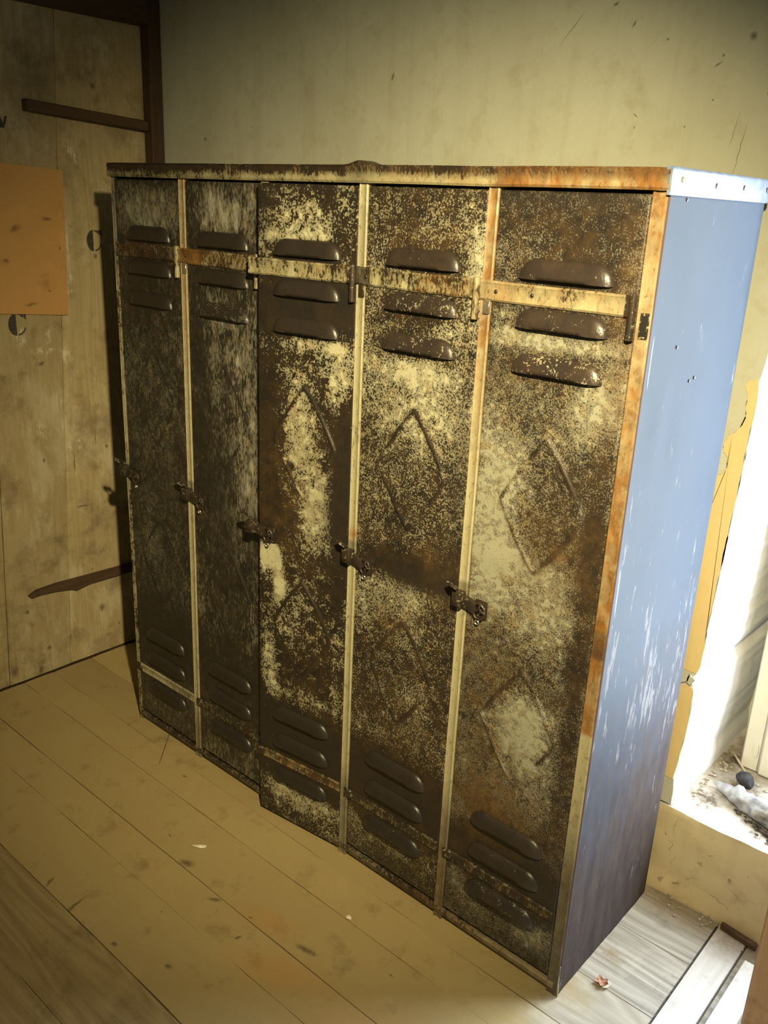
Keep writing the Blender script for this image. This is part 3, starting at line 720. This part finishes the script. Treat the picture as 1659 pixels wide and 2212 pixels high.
        for f_ in ((.10, .47) if k != 4 else (.12, .37)):
            xx = xa+(xb-xa)*f_
            bm = bmesh.new(); bmesh.ops.create_uvsphere(bm, u_segments=10, v_segments=6, radius=.0042)
            rv.append((np.array([(v.co.x+xx, v.co.y*.6+yf-.0005, v.co.z+zc) for v in bm.verts]), [[v.index for v in f.verts] for f in bm.faces])); bm.free()
        if top:
            for V, F in rv:
                V = swing(V, k); build('rivet', V, F, M['iron'], door, smooth=True, wear=bw(V, .2, .1, .3))
    # upright hinge barrel at the right end of the top strap
    hx = x1-.006 if k < 4 else x1-.004
    V, F = tube([(hx, -.012, 1.512), (hx, -.012, 1.530), (hx, -.012, 1.565), (hx, -.012, 1.594)], .0072, 12)
    V2, F2 = box(hx-.016, hx-.004, -.012, -.004, 1.552, 1.590, .001)
    V, F = join((V, F), (V2, F2)); V = swing(V, k)
    build('hinge_barrel', V, F, M['iron'] if k in (2, 4) else M['frame'], door, smooth='auto', wear=bw(V, .25 if k in (2, 4) else .6, .1 if k in (2, 4) else .4, .3 if k in (2, 4) else .1))
    # small hinge tab near the foot of the left edge
    V, F = box(x0-.010, x0+.018, -.010, -.002, .195, .222, .003)
    V = swing(V, k); build('hinge_tab', V, F, M['iron'], door, smooth='auto', wear=bw(V, .3, .35, .2))
    # latch: tongue, plate, ring, drop pin
    lx = PX[k] if k else PX[0]+.004; lz = .905
    V, F = tube([(lx-.016, -.006, lz+.012), (lx-.020, -.022, lz+.030), (lx-.018, -.036, lz+.040), (lx-.006, -.042, lz+.038), (lx+.004, -.036, lz+.028)], [.010, .010, .009, .008, .005], 10, flat=.42)
    V = lsc(V, lx, lz); V = swing(V, k); build('latch_tongue', V, F, M['iron'], door, smooth='auto', wear=bw(V, .3, .05, .3))
    V, F = box(lx-.016, lx+.014, -.030, -.004, lz-.022, lz+.016, .004, 2); V2, F2 = box(lx+.010, lx+.050, -.017, -.004, lz-.021, lz+.010, .003, 2)
    V2[:, 2] -= (V2[:, 0]-lx)*.22
    dk, fk = tube([(lx-.001, -.029, lz-.003), (lx-.001, -.034, lz-.003)], [.0085, .0085], 14)
    V, F = join((V, F), (V2, F2), (dk, fk)); V = lsc(V, lx, lz); V = swing(V, k)
    build('latch_plate', V, F, M['iron'], door, smooth='auto', wear=bw(V, .25, .15 if k == 4 else .05, .35))
    rc = (lx+.062, -.014, lz-.020)
    ring = [(rc[0]+.017*math.cos(a), rc[1], rc[2]+.021*math.sin(a)) for a in np.linspace(0, 2*math.pi, 28, endpoint=False)]
    V, F = tube(ring, .0032, 8, closed=True)
    b1 = box(rc[0]-.016, rc[0]+.016, rc[1]-.0015, rc[1]+.0015, rc[2]-.0035, rc[2]+.0035, .001)
    b2 = box(rc[0]-.0035, rc[0]+.0035, rc[1]-.0015, rc[1]+.0015, rc[2]-.020, rc[2]+.020, .001)
    base_ = box(rc[0]-.019, rc[0]+.019, -.0055, -.002, rc[2]-.024, rc[2]+.026, .004, 2)
    pin = box(rc[0]-.006, rc[0]+.006, rc[1], -.003, rc[2]-.006, rc[2]+.006, .001)
    V, F = join((V, F), b1, b2, pin, base_); V = lsc(V, lx, lz); V = swing(V, k)
    build('latch_ring', V, F, M['iron'], door, smooth='auto', wear=bw(V, .22, .05, .15))
    eye = [(rc[0]-.004+.0055*math.cos(a), -.013, rc[2]-.031+.0055*math.sin(a)) for a in np.linspace(0, 2*math.pi, 16, endpoint=False)]
    V, F = tube(eye, .002, 6, closed=True); V3, F3 = box(rc[0]-.006, rc[0]-.002, -.014, -.003, rc[2]-.027, rc[2]-.023)
    V, F = join((V, F), (V3, F3)); V = lsc(V, lx, lz); V = swing(V, k); build('latch_eye', V, F, M['steel'], door, smooth='auto')

# posts
zst = np.linspace(.0, 1.775, 170)
for k in range(6):
    xc = PX[k]; wv = .0125 if 0 < k < 5 else .006 if k == 0 else .0140
    prof = [(xc-wv, .02), (xc-wv, -.0035), (xc-wv+.0025, -.0065), (xc-wv*.45, -.0035), (xc+wv*.4, -.0035), (xc+wv-.003, -.0055), (xc+wv, -.003), (xc+wv, .02)]
    if k == 5: prof = [(xc-wv, .02), (xc-wv, -.003), (xc-wv+.002, -.005), (xc, -.0035), (xc+wv-.003, -.005), (xc+wv, -.002), (xc+wv, .02)]
    if k == 2: prof = [(a, max(b, -.003)) for a, b in prof]
    V, F = extrude(prof, zst, 2); z = V[:, 2]
    V[:, 0] += .0012*(vnoise(z*6, z*0, 100+k)-.5)
    nz = fbm(z*5+k*5, V[:, 0]*30, 110+k)-.5
    R_ = .88+.3*nz; G_ = 0*z+.12; B_ = 0*z
    if k == 0: R_ = .62+.6*nz; B_ = .25*np.ones_like(z)+.5*(np.clip((z-1.35)/.2, 0, 1))*(nz > 0)
    if k == 1: B_ = B_+.15; G_ = .30+.35*np.clip((z-1.2)/.3, 0, 1); R_ = .85+.3*nz; B_ = .6*np.clip((.22-z)/.1, 0, 1)
    if k == 3: B_ = .6*np.clip((.30-z)/.08, 0, 1)+.25*np.clip((z-1.45)/.1, 0, 1)*(nz > -.05); G_ = .12+.9*np.exp(-((z-.955)/.02)**2)
    if k == 4: G_ = .25+.65*np.clip((z-1.15)/.35, 0, 1)+.45*np.clip((.42-z)/.2, 0, 1); B_ = .65*np.clip((.42-z)/.15, 0, 1); R_ = .95+.2*nz
    if k == 5:
        G_ = np.where(z > .70+.02*nz, 1.0+.4*nz, .10)+.45*np.clip((.45-z)/.1, 0, 1); R_ = np.where(z > 1.3, .95, .9)+.3*nz; B_ = .75*np.clip((.50-z)/.18, 0, 1)
        G_ = G_-.35*np.exp(-((z-1.55)/.16)**2)
    B_ = np.where(np.abs(z-.905) < .03, .6, B_)
    build('post', V, F, M['frame'], lock, smooth='auto', wear=np.stack([R_, G_, B_, np.ones_like(z)], -1))
# fascia (top front rail)
xs = np.linspace(-.002, W+.002, 220)
prof = [(.03, 1.7635), (-.012, 1.7635), (-.0150, 1.768), (-.0130, 1.774), (-.0130, 1.789), (-.0150, 1.795), (-.010, 1.800), (.03, 1.800)]
V, F = extrude(prof, xs, 0); x = V[:, 0]
V[:, 2] += .002*(vnoise(x*7, x*0, 120)-.5)*(x > .02)*(x < W-.02) + (V[:, 2] > 1.79)*.009*np.exp(-((x-.965)/.025)**2)
nz = fbm(x*9, V[:, 2]*40, 121)-.5; lowhalf = (V[:, 2] < 1.785)
R_ = np.interp(x, [0, .3, .5, 1.0, 1.25, 1.668], [.38, .42, .55, .62, .8, .9])+.6*nz+np.where(lowhalf, .10, -.3)
G_ = np.interp(x, [0, .5, 1.0, 1.2, 1.35, 1.668], [.1, .15, .3, .4, .95, .95])+.3*nz
B_ = np.interp(x, [0, .3, .9, .965, 1.03, 1.668], [.45, .25, .1, .6, .1, .0])+np.where(lowhalf, -.05, .22+.3*(x > 1.0))
build('top_rail', V, F, M['frame'], lock, smooth='auto', wear=np.stack([R_, G_, B_, np.ones_like(x)], -1))
# bottom rail
prof = [(.03, 0.0), (.004, 0.0), (.004, .012), (-.006, .016), (-.008, .028), (-.004, .034), (.03, .034)]
V, F = extrude(prof, np.linspace(.012, W-.012, 120), 0); x = V[:, 0]; nz = fbm(x*9, x*0, 131)-.5
build('bottom_rail', V, F, M['frame'], lock, smooth='auto', wear=np.stack([.45+.4*nz+.35*np.clip((x-1.3)/.3, 0, 1), .2+.4*(x > 1.2), .6-.45*np.clip((x-1.3)/.3, 0, 1), 1+0*x], -1))
# right side panel: dented sheet
def sidef(u, v):
    y = -.002+(D+.002)*u; z = .0+1.800*v
    o = .0025*(fbm(y*6, z*4, 140, 3)-.5)
    edge_ = np.clip((y-.33)/.12, 0, 1)
    o = o-.005*np.exp(-((z-1.60)/.05)**2)*edge_**2+.002*np.exp(-((z-1.53)/.03)**2)*edge_-.004*np.exp(-((z-1.18)/.20)**2)*edge_**3
    o = o+.004*np.exp(-(((y-.10)/.04)**2+((z-1.36)/.07)**2))-.004*np.exp(-(((y-.14)/.04)**2+((z-1.33)/.08)**2))
    o = o-.002*np.exp(-((y)/.02)**2)*0
    inner = np.minimum(np.minimum(u, 1-u)*D, v*1.8)/.03
    return np.stack([W+o*np.clip(inner, 0, 1), y, z+.004*np.where(v < .001, vnoise(y*30, y*0, 9), 0)], -1)
nu, nv = 60, 240
V, F = grid(nu, nv, sidef); F = [list(f) for f in F]
y = V[:, 1]; z = V[:, 2]
R_ = .04+.18*np.exp(-((z-.80)/.28)**2)+.30*np.exp(-(((y-.26)/.07)**2+((z-.68)/.10)**2))+.26*np.exp(-(((y-.20)/.03)**2+((z-.92)/.12)**2))+.14*np.exp(-((y-.03)/.04)**2)*(z < 1.25)+.18*np.exp(-(((y-.40)/.05)**2+((z-.6)/.45)**2))
R_ = R_+.35*(fbm(y*12, z*3, 150)-.5)+.20*np.exp(-(((y-.33-.0*z)/.07)**2+((z-.16)/.05)**2))
B_ = np.clip(1.15-(z-.05-.35*(y-.2))/.90, 0, 1)**1.2  # purplish darkening towards the foot, part real colour, part dimmer light painted in
G_ = np.clip(1-y/.01, 0, 1)*.9
i = np.arange(len(V)).reshape(nv, nu); n = len(V)
ring = list(i[0, :])+list(i[1:, -1])+list(i[-1, -2::-1])+list(i[-2:0:-1, 0]); VB = V[ring].copy(); VB[:, 0] = W-.012; m = len(ring)
for q in range(m): F.append([ring[q], n+q, n+(q+1) % m, ring[(q+1) % m]])
we = np.stack([R_, G_, B_, np.ones_like(y)], -1)
V2 = np.vstack([V, VB])
build('side_panel', V2, F, M['side'], lock, smooth=True, wear=np.vstack([we, we[ring]]))['label'] = 'blue grey side panel with white scrapes and dark foot'
V, F = grid(4, 30, lambda u, v: np.stack([0*u+.000, (D)*u, 1.8*v], -1)); V, F = box(.0, .0035, .012, D, .0, 1.795); build('side_panel', V, F, M['iron'], lock, wear=np.tile([.2, .1, .6, 1], (len(V), 1)))
V, F = box(.004, W-.013, D-.004, D, .0, 1.79); build('back_panel', V, F, M['iron'], lock, wear=np.tile([.1, .1, .7, 1], (len(V), 1)))
V, F = box(-.002, W-.001, .031, D+.001, 1.788, 1.7985, .0015); V[:, 2] += .001; build('top_panel', V, F, M['iron'], lock, smooth='auto', wear=np.tile([.3, .3, .3, 1], (len(V), 1)))
V, F = box(.005, W-.013, .032, D-.006, .012, .018); build('bottom_panel', V, F, M['iron'], lock, wear=np.tile([.1, .1, .7, 1], (len(V), 1)))
for k in range(1, 5):
    V, F = box(PX[k]-.001, PX[k]+.001, .022, D-.006, .02, 1.785); build('partition', V, F, M['iron'], lock, wear=np.tile([.1, .1, .8, 1], (len(V), 1)))
# band folded over the top of the side, with its rivets
prof = [(W-.001, 1.757), (W+.0045, 1.7575), (W+.0055, 1.762), (W+.0050, 1.798), (W+.002, 1.8025), (W-.006, 1.8025), (W-.006, 1.797), (W-.001, 1.795)]
ys = np.linspace(-.013, D+.004, 40); V, F = extrude(prof, ys, 1); V[:, 0] += .0015*(vnoise(V[:, 1]*20, V[:, 1]*0, 160)-.5)
M['band'] = simple('pale blue grey band', (0.17, 0.22, 0.30), 0.30, (0.10, 0.13, 0.19), 40, 0.2, 0.6)
build('side_band', V, F, M['band'], lock, smooth='auto')['label'] = 'pale blue folded band along the top of the side'
for yy, zz in ((.032, 1.783), (.178, 1.779), (.313, 1.781), (.440, 1.782)):
    V, F = tube([(W+.004, yy, zz), (W+.007, yy, zz), (W+.0082, yy, zz)], [.0052, .0048, .002], 12); build('rivet', V, F, M['iron'], lock, smooth='auto', wear=np.tile([.3, .1, .2, 1], (len(V), 1)))
for yy, zz in ((.122, 1.493), (.205, 1.420), (.228, 1.424), (.07, 1.752)):
    V, F = tube([(W-.002, yy, zz), (W+.0018, yy, zz), (W+.0028, yy, zz)], [.0035, .0032, .001], 10); build('rivet', V, F, M['iron'], lock, smooth='auto', wear=np.tile([.1, .1, .5, 1], (len(V), 1)))
# dark latch slot on the right corner post
hp = box(1.6475, 1.6655, -.0065, -.0045, 1.516, 1.562, .0009); sl = box(1.6505, 1.6620, -.0075, -.0060, 1.521, 1.557, .0005)
build('slot_frame', hp[0], hp[1], M['iron'], lock, smooth='auto', wear=np.tile([.4, .2, .2, 1], (len(hp[0]), 1)))
build('slot', sl[0], sl[1], M['black'], lock)  # flat black plate, the shade inside the slot put in as colour
for k in (1, 2, 3, 4):
    xx = PX[k]+.004
    V, F = box(xx-.007, xx+.009, -.0085, -.0040, 1.524, 1.551, .0012); build('staple', V, F, M['steel'] if k in (1, 4) else M['iron'], lock, smooth='auto', wear=np.tile([.3, .1, .3, 1], (len(V), 1)))
# foot flange curling at the front right corner
V, F = tube([(W+.001, -.004, .0), (W+.002, -.006, .02), (W+.001, -.006, .05), (W, -.004, .09)], [.0015, .003, .002, .001], 8); build('corner_seam', V, F, M['steel'], lock, smooth=True)

# ------------------------------------------------------------------ things on the left wall
hb_pts = [(-.55, 1.345), (-.12, 1.335), (.112, 1.318), (.117, 1.40), (.124, 1.60), (.131, 1.783), (.0, 1.790), (-.2, 1.800), (-.55, 1.81)]
n = len(hb_pts); V = [(-.4905, a, b) for a, b in hb_pts]+[(-.4965, a, b) for a, b in hb_pts]
F = [list(range(n)), list(range(n, 2*n))[::-1]]+[[i, (i+1) % n, n+(i+1) % n, n+i] for i in range(n)]
V, F = fixn(np.array(V), F); tag(build('hardboard_sheet', V, F, M['hardboard']), 'orange brown hardboard sheet nailed flat to the plank wall', 'board')
V, F = box(-.4965, -.462, .010, .4515, 1.950, 1.984, .003); V[:, 2] -= (V[:, 1]-.01)*.058; 
tag(build('wall_batten', V, F, M['darkwood_y'], smooth='auto'), 'straight dark brown batten high on the plank wall above the hardboard', 'batten')
bp_ = [(-.125, .332), (-.09, .346), (-.02, .352), (.10, .352), (.25, .352), (.44, .352), (.44, .318), (.25, .318), (.12, .316), (.06, .305), (.04, .314), (-.02, .322), (-.08, .325), (-.115, .322)]
n = len(bp_); V = [(-.483, a, b-(a*.03)) for a, b in bp_]+[(-.4965, a, b-(a*.03)) for a, b in bp_]
F = [list(range(n)), list(range(n, 2*n))[::-1]]+[[i, (i+1) % n, n+(i+1) % n, n+i] for i in range(n)]
V, F = fixn(np.array(V), F); tag(build('split_batten', V, F, M['darkwood_y']), 'dark splintered batten low on the plank wall behind the locker', 'batten')
# stencilled letters: C shapes broken by the stencil bridge
def stencil_c(y, z, w_, h, name='stencil_letter'):
    P = []; F = []
    x = Lx+.0012
    a = np.linspace(math.pi/2, 3*math.pi/2, 16)
    L_ = [(y-.002+w_*.42*math.cos(t_), z+h/2*math.sin(t_)) for t_ in a]     # fat left half
    n = len(L_); P += L_; F.append(list(range(n)))
    s = len(P); seg = np.linspace(math.pi/2, -.0, 10)                            # thin top arm
    for t_ in seg: P.append((y+.003+w_*.42*math.cos(t_), z+h/2*math.sin(t_)))
    for t_ in seg[::-1]: P.append((y+.003+w_*.34*math.cos(t_), z+(h/2-.004)*math.sin(t_)))
    P2 = P[s:]; m = len(seg)
    for q in range(5): F.append([s+q, s+q+1, s+2*m-2-q, s+2*m-1-q])
    s = len(P)
    P += [(y+w_*.20, z+h*.47), (y+w_*.50, z+h/2), (y+w_*.50, z+h*.20), (y+w_*.44, z+h*.22), (y+w_*.36, z+h*.38)]; F.append([s, s+1, s+2, s+3, s+4])
    s = len(P); seg = np.linspace(-math.pi/2, -.35, 10)
    for t_ in seg: P.append((y+.003+w_*.45*math.cos(t_), z+h/2*math.sin(t_)))
    for t_ in seg[::-1]: P.append((y+.003+w_*.38*math.cos(t_), z+(h/2-.005)*math.sin(t_)))
    for q in range(9): F.append([s+q, s+q+1, s+18-q, s+19-q])
    V = np.array([(x, a_, b_) for a_, b_ in P]); V, F = fixn(V, F)
    o = build(name, V, F, M['ink'], wall_left); return o
stencil_c(.232, 1.562, .060, .070)['label'] = 'black stencilled letter C'
stencil_c(-.070, 1.297, .066, .072)['label'] = 'black stencilled letter C below the hardboard'
x = Lx+.0012
P = [(-.085, 1.895), (-.052, 1.895), (-.040, 1.93), (-.048, 1.93), (-.055, 1.908), (-.063, 1.93), (-.085, 1.93)]
build('stencil_letter', [(x, a, b) for a, b in P], [list(range(len(P)))], M['ink'], wall_left)

# ------------------------------------------------------------------ small things
def blob_chip(name, c, r, seed, mat, flat=.3):
    bm = bmesh.new(); bmesh.ops.create_icosphere(bm, subdivisions=2, radius=1)
    rs = np.random.RandomState(seed); V = []
    for v in bm.verts:
        q = np.array(v.co[:]); s = .75+.5*rs.rand(); V.append((c[0]+q[0]*r[0]*s, c[1]+q[1]*r[1]*s, c[2]+q[2]*r[2]*s))
    F = [[v.index for v in f.verts] for f in bm.faces]; bm.free()
    V = np.array(V); V[:, 2] += c[2]-r[2]-V[:, 2].min(); return V, F
V, F = blob_chip('c', (0, 0, .0035), (.021, .0065, .003), 3, None); a = math.radians(38); V[:, :2] = V[:, :2]@np.array([[math.cos(a), math.sin(a)], [-math.sin(a), math.cos(a)]]); V += (.676, -.267, 0)
tag(build('paper_scrap', V, F, M['white']), 'small white scrap lying on the open floor before the lockers', 'scrap')
V, F = blob_chip('c', (1.155, -.165, .0025), (.008, .006, .002), 7, None); tag(build('plaster_fleck', V, F, M['white']), 'tiny pale fleck on the floor close to the third locker door', 'scrap')
# rusty curled chip with a white rim
cc = (1.728, .103)
V = [(cc[0], cc[1], .0035)]; F = []
na = 40
for ring_, rr_ in ((1, .45), (2, .8), (3, 1.0)):
    for q in range(na):
        th = 2*math.pi*q/na; rad = .0145*(1+.26*math.cos(5*th+.4))*rr_
        V.append((cc[0]+rad*math.cos(th), cc[1]+rad*math.sin(th)*.9, .0030+.0075*rr_**3*(0.75+.25*math.sin(3*th))))
for q in range(na):
    F.append([0, 1+q, 1+(q+1) % na])
    for ring_ in (0, 1): F.append([1+ring_*na+q, 1+(ring_+1)*na+q, 1+(ring_+1)*na+(q+1) % na, 1+ring_*na+(q+1) % na])
V = np.array(V); pet = [fixn(V, F)]
V, F = join(*pet); chip = empty('rusted_cap', (cc[0], cc[1], 0), 'small reddish star shaped cap with white rim beside the blue side', 'cap')
build('cap_petals', V, F, M['redchip'], chip, smooth=True)
V, F = tube([(cc[0]+.0155*math.cos(a), cc[1]+.0150*math.sin(a), .0055) for a in np.linspace(-1.1, 1.0, 14)], [.0008+.0022*math.sin(math.pi*i/13) for i in range(14)], 8); build('cap_rim', V, F, M['white'], chip, smooth=True)
# wire leaning at the first door
V, F = tube([(.272, -.118, .001), (.262, -.104, .006), (.250, -.085, .020), (.232, -.055, .045), (.222, -.03, .072), (.219, -.016, .088)], .0011, 6)
tag(build('bent_wire', V, F, M['wire'], smooth=True), 'thin dark wire leaning on the foot of the second locker door', 'wire')
# batten at the foot of the window wall
V, F = box(1.868, 1.962, .468, .484, .0, .018, .003); V[:, 1] -= (V[:, 0]-1.868)*.12
tag(build('skirting_offcut', V, F, M['darkwood_y'], smooth='auto'), 'short dark brown offcut on the floor below the window sill', 'offcut')
# raised pale batten lying across the boards
V, F = box(1.957, 2.010, -.43, .395, .0, .020, .002); tag(build('pale_floor_board', V, F, M['floor_pale'], smooth='auto'), 'bright white board lying across the floor under the window', 'board')
# brown upright timber
V, F = box(2.044, 2.13, .06, .13, .0, 1.10, .004); tag(build('timber_post', V, F, M['brownpost'], smooth='auto'), 'rust brown upright timber at the lower right edge', 'post')
# sill contents
def roll():
    path = [(1.735, .665, .275), (1.77, .650, .280), (1.82, .630, .284), (1.90, .600, .288), (1.98, .58, .290), (2.10, .57, .302), (2.2, .55, .300)]
    P = []
    for a_, b_ in zip(path[:-1], path[1:]):
        for t_ in np.linspace(0, 1, 8, endpoint=False): P.append(np.array(a_)*(1-t_)+np.array(b_)*t_)
    P.append(np.array(path[-1])); r = [min(.030, .006+.0014*i) for i in range(len(P))]
    V, F = tube(P, r, 24); c = np.repeat(np.array(P), 24, 0); d = V-c
    s = 1+(fbm(V[:, 0]*45, V[:, 2]*60+V[:, 1]*30, 170)-.5)*1.3
    return c+d*s[:, None], F
V, F = roll(); V[:, 2] = np.maximum(V[:, 2], .268); tag(build('dusty_roll', V, F, M['pipe'], smooth=True), 'dusty grey roll of sheeting lying on the window sill', 'roll')
V, F = blob_chip('r', (1.792, .722, .284), (.022, .016, .020), 12, None); V[:, 2] += .012*(vnoise(V[:, 0]*90, V[:, 1]*90, 3)-.5); V[:, 0] += .012*(vnoise(V[:, 2]*80, V[:, 1]*80, 4)-.5); tag(build('dark_rag', V, F, M['rag'], smooth=True), 'black crumpled rag on the sill against the cream window', 'rag')
V, F = tube([(1.728, .80, .300), (1.745, .785, .296), (1.782, .755, .284)], [.0022, .003, .002], 8); tag(build('thin_stick', V, F, M['stick'], smooth=True), 'thin pale stick on the sill beside the black rag', 'stick')
parts_ = []; rs = random.Random(4)
for q in range(320):
    if q < 220: xx = 1.70+abs(rs.gauss(0, .07)); yy = rs.uniform(.58, 1.0)
    else: xx = rs.uniform(1.70, 2.3); yy = rs.uniform(.55, .8)
    if 1.735 < xx < 2.6 and .775 < yy < .86: continue
    if xx > 1.715 and abs(yy-np.interp(xx, [1.735, 1.82, 1.98, 2.2], [.665, .63, .58, .55])) < .085: continue
    r_ = rs.uniform(.0015, .006); parts_.append(blob_chip('d', (xx, yy, .262+r_*.6), (r_, r_*rs.uniform(.5, 1), r_*.6), q, None))
V, F = join(*parts_); tag(build('plaster_crumbs', V, F, M['debris']), 'plaster crumbs scattered over the window sill', 'debris', kind='stuff')
parts_ = []
for q in range(70):
    tt = rs.random(); xx = 1.735+.25*tt+rs.gauss(0, .012); yy = (.700-.16*tt)-.03*rs.random()-.02; r_ = rs.uniform(.004, .010)*(1.15-.5*tt)
    if xx < 1.705 or abs(yy-np.interp(xx, [1.735, 1.82, 1.98, 2.2], [.665, .63, .58, .55])) < .022+r_: continue
    parts_.append(blob_chip('d', (xx, yy, .262+r_*.5), (r_, r_*rs.uniform(.4, 1), r_*.55), 700+q, None))
V, F = join(*parts_); tag(build('dark_clods', V, F, M['clod']), 'dark dirt clods heaped along the dusty grey roll on the sill', 'debris', kind='stuff')
parts_ = []
for q in range(60):
    xx = rs.uniform(1.70, 2.0); yy = .495-abs(rs.gauss(0, .03)); r_ = rs.uniform(.001, .004)
    if 1.86 < xx < 1.97 and yy > .44: continue
    parts_.append(blob_chip('d', (xx, yy, r_*.6), (r_, r_, r_*.6), 300+q, None))
V, F = join(*parts_); tag(build('floor_crumbs', V, F, M['debris']), 'fine plaster crumbs along the foot of the window wall', 'debris', kind='stuff')
